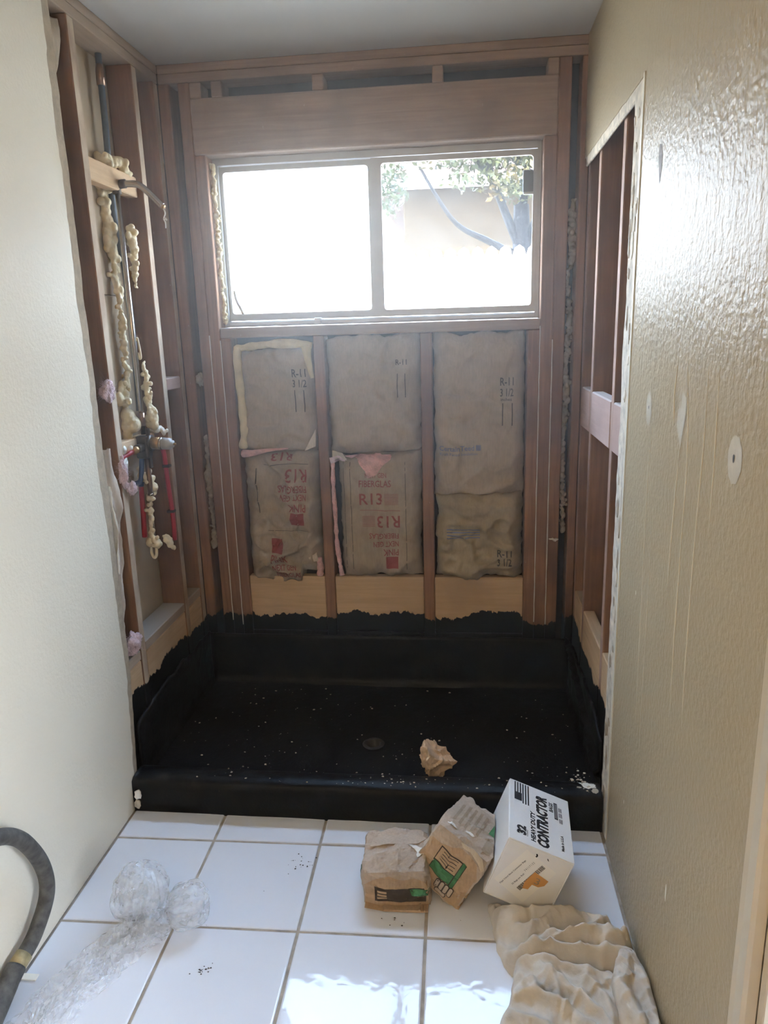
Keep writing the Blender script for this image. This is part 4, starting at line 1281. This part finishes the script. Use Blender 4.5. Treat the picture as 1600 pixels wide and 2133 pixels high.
# end panel: sticker, print, bar code and torn orange label
eo = lambda a, h: bpt(a, 0.0008, h)
ER = math.radians(22)       # sticker sits askew
EU = (BEX * math.cos(ER) + BEZ * math.sin(ER)); EV = (-BEX * math.sin(ER) + BEZ * math.cos(ER))
EU2, EV2 = BEZ * .94 + BEX * .34, -BEX * .94 + BEZ * .34
def eprint(sh, a, h, mat, off, name, U_=None, V_=None):
    return decal(name, sh, eo(a, h), U_ or BEX, V_ or BEZ, mat, carton, None, off)
eprint(rect2d(.128, .098), .078, .096, M_stick, .0004, 'sticker', EU2, EV2)
eprint(text2d('33gal 3.0mil Black Contractor Bags', .0055, .100, .01), .046, .094, M_ink, .0008, 'lettering', EU2, EV2)
eprint(text2d('32 Bags per Roll', .0055, .046, .01), .066, .080, M_ink, .0008, 'lettering', EU2, EV2)
eprint(text2d('7 4 1 1 7 1 3 2', .0055, .036, .0), .078, .128, M_ink, .0008, 'lettering', EU2, EV2)
rb = random.Random(3)
pos = -.048
while pos < .048:
    w_ = rb.choice((.001, .0016, .0024))
    c0 = Vector(eo(.094, .098)) + EU2.normalized() * pos
    decal('bar_code_line', rect2d(w_, .012), c0, EU2, EV2, M_ink, carton, None, .0008)
    pos += w_ + rb.choice((.001, .0018))
eprint(poly2d([(-.038, .004), (-.020, .012), (.0, .014), (.022, .014), (.026, -.028), (.008, -.030), (-.006, -.022), (-.012, -.006), (-.030, -.008)]), .102, .094, M_orange, .0014, 'orange_label', EU2, EV2)
eprint(text2d('3', .020, .013, .0), .112, .096, M_kraftB, .0018, 'lettering')
eprint(poly2d([(-.003, .005), (.001, .006), (.004, .001), (.002, -.005), (-.002, -.003), (0, 0)]), .082, .166, M_ink, .0008, 'scuff_mark')
eprint(poly2d([(-.003, .005), (-.001, .001), (.003, -.002), (.004, -.001), (0, .004)]), .112, .166, M_ink, .0008, 'scuff_mark')

# ------------------------------------------------------------------ two opened paper sacks
M_sack = kraft('brown_sack_paper', (.36, .25, .155), .8)
M_sackd = kraft('dusty_sack_paper', (.37, .30, .235), .85)
M_green = plain('green_sack_print', (.055, .20, .085), .7, var=.15, scale=40)
M_darkp = plain('dark_brown_sack_print', (.06, .045, .035), .75)
M_powder = plain('white_mortar_powder', (.80, .78, .74), .95, var=.05, scale=60, bmp=.5, bscale=150)
def sack_mesh(name, c, dims, R, seed, mat, parent, amp=.010, n=26, taper=0.0, sag=.25, lim=None):
    """stuffed paper sack: rounded block with dents, creases and a sagging foot"""
    bm = bmesh.new()
    bmesh.ops.create_cube(bm, size=2)
    bmesh.ops.subdivide_edges(bm, edges=bm.edges, cuts=n, use_grid_fill=True)
    for q in bm.verts:
        p = q.co.copy()
        sph = p.normalized()
        p = p * (1 - sag) + sph * sag * 1.25
        p = Vector((p.x * (1 - taper * (p.z + 1) / 2), p.y * (1 - taper * (p.z + 1) / 2), p.z))
        d = Vector((p.x * dims[0] / 2, p.y * dims[1] / 2, p.z * dims[2] / 2))
        nn_ = sph
        cr = 0
        for k, (s_, a_) in enumerate(((11, 1.0), (24, .6), (50, .3))):
            nv_ = vnoise(d.x + seed, d.y + k * 3.3, d.z - seed, s_)
            cr += a_ * (.5 - min(1, abs(nv_) * 2.6))
        d = d + nn_ * amp * cr
        d = R @ d + Vector(c)
        if d.z < .003: d.z = .003 + .12 * max(0, 0)
        if lim: d = lim(d)
        q.co = d
    return bm_obj(name, bm, mat, parent, False)
from mathutils import Euler
R1 = Euler((math.radians(6), math.radians(-4), math.radians(2))).to_matrix()
s1 = empty('paper_sack', (.905, -1.09, 0)); tag(s1, 'squat brown paper sack with folded top and dark print on the tiles', 'paper sack', 'opened paper sacks')
b1_ = sack_mesh('sack_body', (.903, -1.088, .057), (.184, .165, .125), R1, 2.2, M_sackd, s1, .010, 26, .06, .30)
bv1 = bvh_of(b1_)
FU, FV = (1, 0, 0), (0, .35, .94)
def sdecal(nm, shape, o_, u, v, mat, par, bvh_, off=.0018):
    return decal(nm, shape, o_, u, v, mat, par, bvh_, off, .010)
sdecal('lower_band', poly2d([(-.085, -.045), (-.03, -.052), (.06, -.05), (.085, -.048), (.082, .03), (.05, .040), (.02, .034), (-.02, .045), (-.055, .036), (-.085, .018)]), (.908, -1.17, .050), FU, FV, M_sack, s1, bv1, .0014)
sdecal('printed_panel', poly2d([(-.058, -.020), (.078, -.022), (.080, .008), (.074, .022), (.03, .020), (-.03, .018), (-.058, .024)]), (.908, -1.17, .040), FU, FV, M_darkp, s1, bv1, .0024)
sdecal('printed_panel', poly2d([(-.012, -.006), (.03, -.008), (.034, .010), (.0, .012), (-.018, .010)]), (.962, -1.17, .048), FU, FV, M_green, s1, bv1, .0034)
for k in range(3): sdecal('small_print', rect2d(.026, .006), (.870, -1.17, .030 + .0095 * k), FU, FV, M_sack, s1, bv1, .0034)
sdecal('printed_panel', poly2d([(-.03, -.014), (.022, -.022), (.014, .012), (-.024, .016)]), (.815, -1.10, .050), (0, -1, 0), (.1, 0, 1), M_green, s1, bv1, .0024)
sdecal('mortar_smear', poly2d([(-.030, .018), (-.020, .022), (-.010, .020), (.0, .012), (.008, .010), (.016, .0), (.019, -.008), (.014, -.013), (.008, -.012), (.004, -.020), (-.002, -.024), (-.006, -.014), (-.004, -.004), (-.010, .004), (-.018, .010)]), (.965, -1.10, .118), (1, 0, 0), (0, 1, .25), M_powder, s1, bv1, .003)
fl = flap('folded_flap', [(.835, -1.060, .122), (.955, -1.035, .128), (.985, -1.050, .122), (.960, -1.075, .124), (.880, -1.085, .126), (.830, -1.090, .118)], M_sackd, s1, .002)

R2 = (Matrix.Rotation(math.radians(-24), 3, 'Z') @ Matrix.Rotation(math.radians(26), 3, 'Y') @ Matrix.Rotation(math.radians(-10), 3, 'X'))
def keep_left_of_box(d):
    # the sack rests against the carton's tilted side
    h = (d - BO).dot(BEX)
    l_ = (d - BO).dot(BEY)
    if h > -.005 and -.02 < l_: d = d - BEX * (h + .005)
    return d
s2 = empty('paper_sack', (1.07, -1.06, 0)); tag(s2, 'larger slumped brown sack with green panel and fist emblem against the carton', 'paper sack', 'opened paper sacks')
b2_ = sack_mesh('sack_body', (1.078, -1.045, .092), (.165, .205, .185), R2, 8.4, M_sackd, s2, .009, 28, .0, .26, keep_left_of_box)
bv2 = bvh_of(b2_)
EXs, EYs, EZs = R2 @ Vector((1, 0, 0)), R2 @ Vector((0, 1, 0)), R2 @ Vector((0, 0, 1))
C2 = Vector((1.078, -1.045, .092))
fo = lambda a, h: C2 + EXs * a - EYs * .10 + EZs * h      # on the front face
to = lambda a, l: C2 + EXs * a + EYs * l + EZs * .09      # on the top face
def f2(nm, pts, a, h, mat, off): return sdecal(nm, poly2d(pts), fo(a, h), EXs, EZs, mat, s2, bv2, off)
f2('lower_band', [(-.080, -.085), (.080, -.085), (.082, .02), (.06, .058), (.03, .070), (0, .072), (-.04, .05), (-.08, .045)], 0, 0, M_sack, .0014)
f2('printed_panel', [(-.042, -.032), (.040, -.034), (.042, .045), (-.040, .048)], -.002, -.002, M_darkp, .0020)
f2('printed_panel', [(-.039, .003), (.027, .002), (.028, .042), (-.037, .045)], -.002, -.002, M_sack, .0028)
f2('printed_panel', [(-.040, -.030), (.026, -.032), (.027, -.001), (-.039, .0)], -.002, -.002, M_green, .0028)
f2('handle_bar', [(-.005, -.040), (.005, -.040), (.006, .044), (-.004, .046)], .032, 0, M_green, .0034)
for k in range(4): sdecal('small_print', rect2d(.046, .002), fo(-.006, .036 - .009 * k), EXs, EZs, M_darkp, s2, bv2, .0038)
# fist emblem: outlined fingers gripping the bar
def rrect(w, h, r):
    return poly2d(rr_pts(-w / 2, w / 2, -h / 2, h / 2, r, 3))
for k in range(4):
    o_ = fo(-.002 + .0135 * k, -.052)
    sdecal('emblem_outline', rrect(.0145, .036, .006), o_, EXs, EZs, M_darkp, s2, bv2, .0042)
    sdecal('emblem_finger', rrect(.0098, .031, .0045), o_, EXs, EZs, M_sackd, s2, bv2, .0052)
sdecal('emblem_outline', rrect(.036, .013, .006), fo(.016, -.074), EXs, EZs, M_darkp, s2, bv2, .0042)
sdecal('emblem_finger', rrect(.031, .009, .004), fo(.016, -.074), EXs, EZs, M_sackd, s2, bv2, .0052)
for k in range(5): sdecal('faded_lettering', rect2d(.008, .10), to(-.055 + .018 * k, .0), EXs, EYs, M_kraftB, s2, bv2, .0016)
f2s = lambda nm, pts, a, l, mat, off: sdecal(nm, poly2d(pts), to(a, l), EXs, EYs, mat, s2, bv2, off)
f2s('printed_panel', [(-.018, -.04), (.018, -.036), (.020, .045), (-.014, .045)], .058, .040, M_green, .0022)
f2s('faded_lettering', [(-.014, -.03), (.012, -.03), (.012, .02), (-.014, .02)], .06, -.045, M_kraftB, .0022)
f2s('mortar_smear', ell(0, 0, .012, .005, 20, .9, 71), -.05, -.07, M_powder, .0026)
f2s('mortar_smear', ell(0, 0, .012, .005, 20, .9, 60), .0, -.06, M_powder, .0026)
flap('torn_edge', [fo(-.005, .088), fo(.03, .094), fo(.062, .085), fo(.080, .062), fo(.076, .052), fo(.055, .070), fo(.028, .080), fo(.0, .076)], M_kraftin, s2, .002)

# ------------------------------------------------------------------ crumpled paper in the pan
rp_ = np.random.default_rng(11)
pn = rp_.normal(size=(15, 3)); pn /= np.linalg.norm(pn, axis=1)[:, None]; ph = rp_.uniform(.6, 1.15, 15)
bm = bmesh.new(); bmesh.ops.create_icosphere(bm, subdivisions=5, radius=1)
for q in bm.verts:
    d = np.array(q.co.normalized())
    r_ = float(np.min(ph / np.maximum(pn @ d, .08)))
    r_ = min(r_, 1.25) * (1 + .26 * (.35 - min(1, abs(vnoise(d[0] + 3, d[1], d[2], 1.7)) * 3.2)))
    q.co = Vector((.988 + .066 * d[0] * r_, -.655 + .050 * d[1] * r_, max(.118 + .066 * d[2] * r_, .058)))
o = bm_obj('crumpled_paper', bm, kraft('crumpled_brown_paper', (.52, .38, .26), .8))
tag(o, 'crumpled ball of brown paper in the black shower pan', 'paper')

# ------------------------------------------------------------------ canvas drop cloth
M_cloth = plain('stained_canvas', (.58, .525, .45), .95, var=.16, scale=14, bmp=.45, bscale=38, bdist=.008)
def ridge_h(x, y, segs):
    h = 0
    for pts, w_, hh in segs:
        best = 1e9; bt = 0; n = len(pts) - 1; side = 1
        for k in range(n):
            ax, ay = pts[k]; bx_, by = pts[k + 1]
            dx, dy = bx_ - ax, by - ay
            t_ = max(0, min(1, ((x - ax) * dx + (y - ay) * dy) / (dx * dx + dy * dy)))
            ex, ey = x - ax - t_ * dx, y - ay - t_ * dy
            d = math.hypot(ex, ey)
            if d < best: best = d; bt = (k + t_) / n; side = 1 if ex * dy - ey * dx > 0 else -1
        ww = w_ * (1.25 if side > 0 else .7)
        f_ = math.exp(-(best / ww) ** 2) * min(1, 4 * bt + .25, 4 * (1 - bt) + .25)
        h = max(h, hh * f_) + .35 * min(h, hh * f_)
    return h
def cloth_layer(left, right, base, segs, seed, n=84, m_=90, edge=.03, wr=.010):
    vs, fs = [], []
    def along(P, t_):
        q = t_ * (len(P) - 1)
        return tuple(np.interp(q, range(len(P)), [p[k] for p in P]) for k in (0, 1))
    for j in range(m_ + 1):
        v_ = j / m_
        A, B_ = along(left, v_), along(right, v_)
        for i in range(n + 1):
            u_ = i / n
            x = A[0] + (B_[0] - A[0]) * u_ + .006 * fbm(u_ * 2, v_ * 2, seed, 2, 3)
            y = A[1] + (B_[1] - A[1]) * u_ + .010 * fbm(u_ * 2, v_ * 2, seed + 7, 2, 3)
            x = min(x, W - .017)
            e = min(u_, 1 - u_, v_, 1 - v_) / edge * .03
            env = 1 - math.exp(-e * 60)
            wv = fbm(x * 1.2 + y * .7 + seed, y * .6 - x * .5, seed, 13, 3)
            z = base * (.25 + .75 * env) + env * (ridge_h(x, y, segs) + wr * (1 - min(1, abs(wv) * 3)) + .004 * fbm(x, y, seed, 45, 3))
            vs.append((x, y, max(.002, z)))
    k = n + 1
    Z = np.array([p[2] for p in vs]).reshape(m_ + 1, k)
    for _ in range(3):
        Zs = Z.copy(); Zs[1:-1, 1:-1] = (Z[1:-1, 1:-1] * 2 + Z[:-2, 1:-1] + Z[2:, 1:-1] + Z[1:-1, :-2] + Z[1:-1, 2:]) / 6
        Z = Zs
    out_ = []
    for q, (p, z_) in enumerate(zip(vs, Z.ravel())):
        i_, j_ = q % k, q // k
        e = min(1, 7 * min(i_ / n, 1 - i_ / n, j_ / m_, 1 - j_ / m_))
        xr, yr = p[0] * .8 + p[1] * .6, p[1] * .8 - p[0] * .6
        c1 = (1 - min(1, abs(vnoise(xr * .55 + seed, yr * 1.5, seed, 14)) * 3.6)) ** 1.5
        c2 = (1 - min(1, abs(vnoise(yr * .6 - seed, xr * 1.6, seed + 3, 26)) * 3.6)) ** 1.5
        out_.append((p[0], p[1], float(z_) + e * (.0085 * c1 + .0045 * c2)))
    vs = out_
    for j in range(m_):
        for i in range(n): fs.append((j * k + i, (j + 1) * k + i, (j + 1) * k + i + 1, j * k + i + 1))
    per = [i for i in range(k)] + [j * k + n for j in range(1, m_ + 1)] + [m_ * k + i for i in range(n - 1, -1, -1)] + [j * k for j in range(m_ - 1, 0, -1)]
    b0 = len(vs)
    for q in per: vs.append((vs[q][0], vs[q][1], .0012))
    L = len(per)
    for a in range(L): fs.append((per[a], per[(a + 1) % L], b0 + (a + 1) % L, b0 + a))
    fs.append(tuple(b0 + a for a in reversed(range(L))))
    return vs, fs
LAY = [
    # crumpled rear roll
    cloth_layer([(1.150, -1.150), (1.160, -1.21), (1.165, -1.30), (1.20, -1.37)], [(1.43, -1.215), (1.485, -1.245), (1.503, -1.29), (1.503, -1.37)], .018,
                [([(1.16, -1.20), (1.22, -1.225), (1.32, -1.232), (1.40, -1.235), (1.47, -1.262)], .030, .052), ([(1.22, -1.30), (1.30, -1.255), (1.38, -1.232)], .022, .050), ([(1.27, -1.315), (1.36, -1.295), (1.48, -1.275)], .020, .058),
                 ([(1.17, -1.22), (1.165, -1.30), (1.20, -1.36)], .014, .030), ([(1.18, -1.335), (1.30, -1.335), (1.44, -1.33), (1.50, -1.325)], .020, .055), ([(1.34, -1.30), (1.42, -1.255), (1.45, -1.23)], .018, .050), ([(1.20, -1.26), (1.26, -1.285), (1.33, -1.28)], .018, .040), ([(1.40, -1.31), (1.46, -1.29), (1.49, -1.255)], .018, .052), ([(1.24, -1.345), (1.27, -1.31), (1.31, -1.30)], .016, .045)], 3.1, wr=.010),
    # big front sheet lying over it
    cloth_layer([(1.210, -1.345), (1.195, -1.42), (1.165, -1.50), (1.15, -1.60), (1.15, -1.72)], [(1.43, -1.375), (1.455, -1.43), (1.455, -1.50), (1.45, -1.60), (1.45, -1.72)], .044,
                [([(1.215, -1.355), (1.25, -1.350), (1.33, -1.372), (1.42, -1.395)], .016, .026), ([(1.25, -1.37), (1.31, -1.42), (1.38, -1.50), (1.42, -1.60)], .013, .026), ([(1.18, -1.455), (1.25, -1.46), (1.33, -1.50), (1.38, -1.56)], .012, .026),
                 ([(1.165, -1.50), (1.24, -1.52), (1.30, -1.56)], .012, .022), ([(1.28, -1.39), (1.30, -1.45), (1.28, -1.52)], .010, .018), ([(1.36, -1.40), (1.40, -1.46), (1.41, -1.54)], .010, .020), ([(1.20, -1.40), (1.24, -1.42), (1.26, -1.47)], .010, .018)], 9.4, wr=.011),
    # pointed lobe against the wall
    cloth_layer([(1.462, -1.318), (1.435, -1.37), (1.415, -1.41), (1.418, -1.50), (1.425, -1.60), (1.43, -1.72)], [(1.488, -1.318), (1.503, -1.36), (1.503, -1.42), (1.503, -1.50), (1.503, -1.60), (1.503, -1.72)], .055,
                [([(1.475, -1.33), (1.455, -1.39), (1.44, -1.44), (1.46, -1.52), (1.48, -1.62)], .020, .028), ([(1.49, -1.37), (1.495, -1.46), (1.49, -1.6)], .016, .020)], 17.7, n=44, wr=.011),
]
vs, fs = [], []
for a_, f_ in LAY:
    o0 = len(vs); vs += a_; fs += [tuple(i + o0 for i in q) for q in f_]
o = mesh_obj('drop_cloth', vs, fs, M_cloth, None, True)
tag(o, 'rumpled beige canvas drop cloth heaped against the tan wall', 'drop cloth')

# ------------------------------------------------------------------ crumpled clear plastic film
m, nt, b = newmat('clear_plastic_film'); nt.nodes.remove(b)
out = nt.nodes['Material Output']
tr = N(nt, 'ShaderNodeBsdfTransparent'); tr.inputs[0].default_value = (1, 1, 1, 1)
gl = N(nt, 'ShaderNodeBsdfGlossy'); gl.inputs['Roughness'].default_value = .16
df = N(nt, 'ShaderNodeBsdfTranslucent'); df.inputs[0].default_value = (1, 1, 1, 1)
dd = N(nt, 'ShaderNodeBsdfDiffuse'); dd.inputs[0].default_value = (.97, .97, .97, 1)
lw = N(nt, 'ShaderNodeLayerWeight'); lw.inputs[0].default_value = .35
mA, mB, mC = N(nt, 'ShaderNodeMixShader'), N(nt, 'ShaderNodeMixShader'), N(nt, 'ShaderNodeMixShader')
mA.inputs[0].default_value = .35; nt.links.new(df.outputs[0], mA.inputs[1]); nt.links.new(dd.outputs[0], mA.inputs[2])
fz = noise_n(nt, pos_vec(nt), 30, 5, .6)
fr2 = ramp(nt, fz, [(.3, (.16, .16, .16)), (.75, (.42, .42, .42))])
nt.links.new(fr2, mB.inputs[0]); nt.links.new(tr.outputs[0], mB.inputs[1]); nt.links.new(mA.outputs[0], mB.inputs[2])
fc = math_n(nt, 'MULTIPLY', lw.outputs['Facing'], .22)
nt.links.new(fc, mC.inputs[0]); nt.links.new(mB.outputs[0], mC.inputs[1]); nt.links.new(gl.outputs[0], mC.inputs[2])
nt.links.new(mC.outputs[0], out.inputs[0])
M_film = m
film = empty('plastic_film', (.25, -1.3, 0)); tag(film, 'crumpled clear plastic film trailing across the white tiles', 'plastic film')
def film_blob(c, r, seed, amp=.20, knot=(0, -.5, -.8), sub=5):
    """bunched film: soft lobes with pleats running to a knot"""
    kn = Vector(knot).normalized(); ku = kn.orthogonal().normalized(); kv = kn.cross(ku)
    bm = bmesh.new(); bmesh.ops.create_icosphere(bm, subdivisions=sub, radius=1)
    for q in bm.verts:
        d = q.co.normalized()
        ang = math.atan2(d.dot(kv), d.dot(ku)); t_ = (1 + d.dot(kn)) / 2
        pl = vnoise(math.cos(ang) * 2.6, math.sin(ang) * 2.6, seed, 1.9) + .6 * vnoise(math.cos(ang) * 6, math.sin(ang) * 6, seed + t_, 1.6)
        lob = vnoise(d.x + seed, d.y, d.z, 1.5)
        k = 1 + amp * (1.1 * lob + .75 * pl * (.35 + t_))
        p = Vector((c[0] + d.x * r[0] * k, c[1] + d.y * r[1] * k, c[2] + d.z * r[2] * k))
        p.z = max(p.z, .004); p.x = max(p.x, .02)
        q.co = p
    return bm_obj('film_bunch', bm, M_film, film, True)
film_blob((.236, -1.252, .079), (.074, .066, .074), 1.0)
film_blob((.240, -1.252, .072), (.056, .052, .056), 4.0, .3)
film_blob((.246, -1.262, .058), (.040, .040, .042), 12.0, .4)
film_blob((.368, -1.262, .056), (.058, .062, .054), 2.0, .2, (-.9, -.4, 0))
film_blob((.365, -1.266, .048), (.042, .046, .038), 7.0, .3, (-.9, -.4, 0))
film_blob((.292, -1.308, .036), (.045, .036, .032), 9.0, .35, (0, .8, .3))
def film_sheet(A, B_, seed, n=40, m_=60, h=.022):
    vs, fs = [], []
    for j in range(m_ + 1):
        v_ = j / m_
        pa = [np.interp(v_ * (len(A) - 1), range(len(A)), [p[k] for p in A]) for k in (0, 1)]
        pb = [np.interp(v_ * (len(B_) - 1), range(len(B_)), [p[k] for p in B_]) for k in (0, 1)]
        for i in range(n + 1):
            u_ = i / n
            x = pa[0] + (pb[0] - pa[0]) * u_; y = pa[1] + (pb[1] - pa[1]) * u_
            z = .004 + h * (1 - min(1, 2.4 * abs(fbm(u_ * 3.2 + .6 * v_, v_ * 1.6, seed, 1.6, 4)))) * (.35 + .65 * (1 - v_)) * min(1, 6 * min(u_, 1 - u_) + .25)
            vs.append((max(x + .022 * fbm(u_, v_ * 3, seed, 2, 4), .02), y + .012 * fbm(u_ * 3, v_, seed + 3, 2, 3), z))
    k = n + 1
    for j in range(m_):
        for i in range(n): fs.append((j * k + i, j * k + i + 1, (j + 1) * k + i + 1, (j + 1) * k + i))
    return mesh_obj('film_tail', vs, fs, M_film, film, False)
film_sheet([(.195, -1.285), (.14, -1.36), (.10, -1.46), (.06, -1.60), (.04, -1.75)], [(.330, -1.310), (.290, -1.38), (.25, -1.46), (.20, -1.60), (.17, -1.75)], 1.5, h=.034)
film_sheet([(.20, -1.29), (.17, -1.36), (.14, -1.46), (.12, -1.60), (.09, -1.72)], [(.30, -1.30), (.25, -1.38), (.205, -1.46), (.165, -1.60), (.14, -1.72)], 6.5, h=.045)

# ------------------------------------------------------------------ dusty vacuum hose by the cream wall
M_hose = plain('dusty_black_rubber', (.075, .070, .062), .65, var=.6, scale=45, bmp=.3, bscale=90)
hose = empty('rubber_hose', (.05, -1.45, 0)); tag(hose, 'dusty black rubber hose looping down beside the cream wall', 'hose')
P = spline([(.075, -1.66, .44), (.068, -1.58, .452), (.062, -1.505, .433), (.060, -1.432, .366), (.056, -1.372, .250), (.052, -1.366, .160), (.047, -1.425, .098), (.044, -1.478, .080)], 8)
tube('hose_tube', P, .0185, M_hose, hose, 20)
tube('hose_clamp', [(.0445, -1.472, .0815), (.041, -1.502, .074)], .0208, plain('yellow_brass_clamp', (.33, .26, .13), .5, .3, var=.3, scale=60), hose, 20)
tube('hose_coupling', spline([(.041, -1.500, .0745), (.042, -1.54, .062), (.050, -1.60, .050), (.062, -1.68, .040)], 5), [.023] * 5 + [.024] * 11, M_hose, hose, 20)
o = box('plaster_scrap', .018, .060, -1.47, -1.452, .0015, .006, M_foamw, bev=.001); o.rotation_euler = (0, 0, 0)
tag(o, 'white plaster scrap on the floor under the hose', 'debris')

# ------------------------------------------------------------------ plaster chips scattered over the tar
vs, fs = [], []
def chip(x, y, z, r):
    i0 = len(vs); k = random.randint(4, 6); a0 = random.random() * 6
    top = []
    for q in range(k):
        a = a0 + 2 * math.pi * q / k; rr = r * random.uniform(.5, 1.2)
        vs.append((x + rr * math.cos(a), y + rr * .8 * math.sin(a), z)); 
    for q in range(k):
        p = vs[i0 + q]; vs.append((x + (p[0] - x) * .8, y + (p[1] - y) * .8, z + r * .45))
    fs.append(tuple(i0 + k + q for q in range(k)))
    for q in range(k): fs.append((i0 + q, i0 + (q + 1) % k, i0 + k + (q + 1) % k, i0 + k + q))
for _ in range(330):
    x = random.uniform(.05, W - .05); y = random.uniform(-.69, -.06)
    if math.hypot(x - DX, y - DY) < .05: continue
    if vnoise(x, y, 3, 4) < random.uniform(-.5, .35): continue
    chip(x, y, pan_z(x, y) + .0005, random.choice((.0012, .0016, .002, .003, .0045)) * random.uniform(.7, 1.2))
for _ in range(90):
    x = random.uniform(.05, W - .05); y = random.uniform(-.805, -.74)
    if random.random() < .5: x = random.gauss(.85, .18)
    chip(min(max(x, .03), W - .03), y, .1155, random.choice((.0012, .0018, .003, .004)))
for _ in range(40):
    chip(random.gauss(1.46, .022), random.gauss(-.745, .022), .114 + random.uniform(0, .003), random.choice((.0015, .003, .005)))
bvc = bvh_of([c for c in pan.children if c.name == 'curb'][0])
for sx, sy, a_, b__ in ((1.470, -.765, .022, .016), (1.452, -.745, .014, .010), (1.485, -.79, .010, .012), (1.44, -.775, .008, .005)):
    decal('paint_smear', poly2d([(p[0] - sx, p[1] - sy) for p in ell(sx, sy, a_, b__, 18, .7, sx * 90)]), (sx, sy, .12), (1, 0, 0), (0, 1, 0), M_foamw if a_ > .012 else M_patch, pan, bvc, .0012, .006)
o = blob('plaster_lump', (.034, -.826, .062), (.012, .010, .016), M_foamw, pan, 2, .4, 1.5, 3)
o = blob('plaster_lump', (.030, -.828, .028), (.010, .008, .014), M_patch, pan, 5, .4, 1.5, 3)
vs = [(min(x, W - .018), y, z) for x, y, z in vs]
chips_v, chips_f = vs, fs
vs, fs = [], []
for cx_, cy_, n_, sp_ in ((.60, -1.03, 14, .022), (.64, -1.02, 8, .012), (.455, -1.405, 12, .012), (.44, -1.42, 6, .02), (.86, -.90, 4, .02), (.47, -1.2, 3, .05), (.9, -1.22, 6, .03)):
    for _ in range(n_): chip(random.gauss(cx_, sp_), random.gauss(cy_, sp_), .0008, random.choice((.0012, .002, .003)))
o = mesh_obj('tar_specks', vs, fs, M_blk)
tag(o, 'small black tar specks dotted on the white tiles', 'debris', kind='stuff')
vs, fs = chips_v, chips_f
o = mesh_obj('plaster_chips', vs, fs, plain('pale_plaster_chips', (.62, .56, .44), .9, var=.2, scale=60))
tag(o, 'pale plaster chips scattered over the black pan', 'debris', kind='stuff')

# ------------------------------------------------------------------ thin haze volume added to imitate lens glare from the window
m = bpy.data.materials.new('lens_glare_volume'); m.use_nodes = True
nt = m.node_tree; nt.nodes.clear()
out = N(nt, 'ShaderNodeOutputMaterial'); vsn = N(nt, 'ShaderNodeVolumeScatter')
vsn.inputs['Color'].default_value = (1.0, .96, .90, 1)
vsn.inputs['Density'].default_value = 0.062
vsn.inputs['Anisotropy'].default_value = 0.78
nt.links.new(vsn.outputs[0], out.inputs['Volume'])
hz = box('glare_haze', .02, W - .02, YB + .25, -.012, 1.10, H - .005, m, bev=0)
tag(hz, 'thin added haze imitating lens glare around the window', 'haze', kind='stuff')
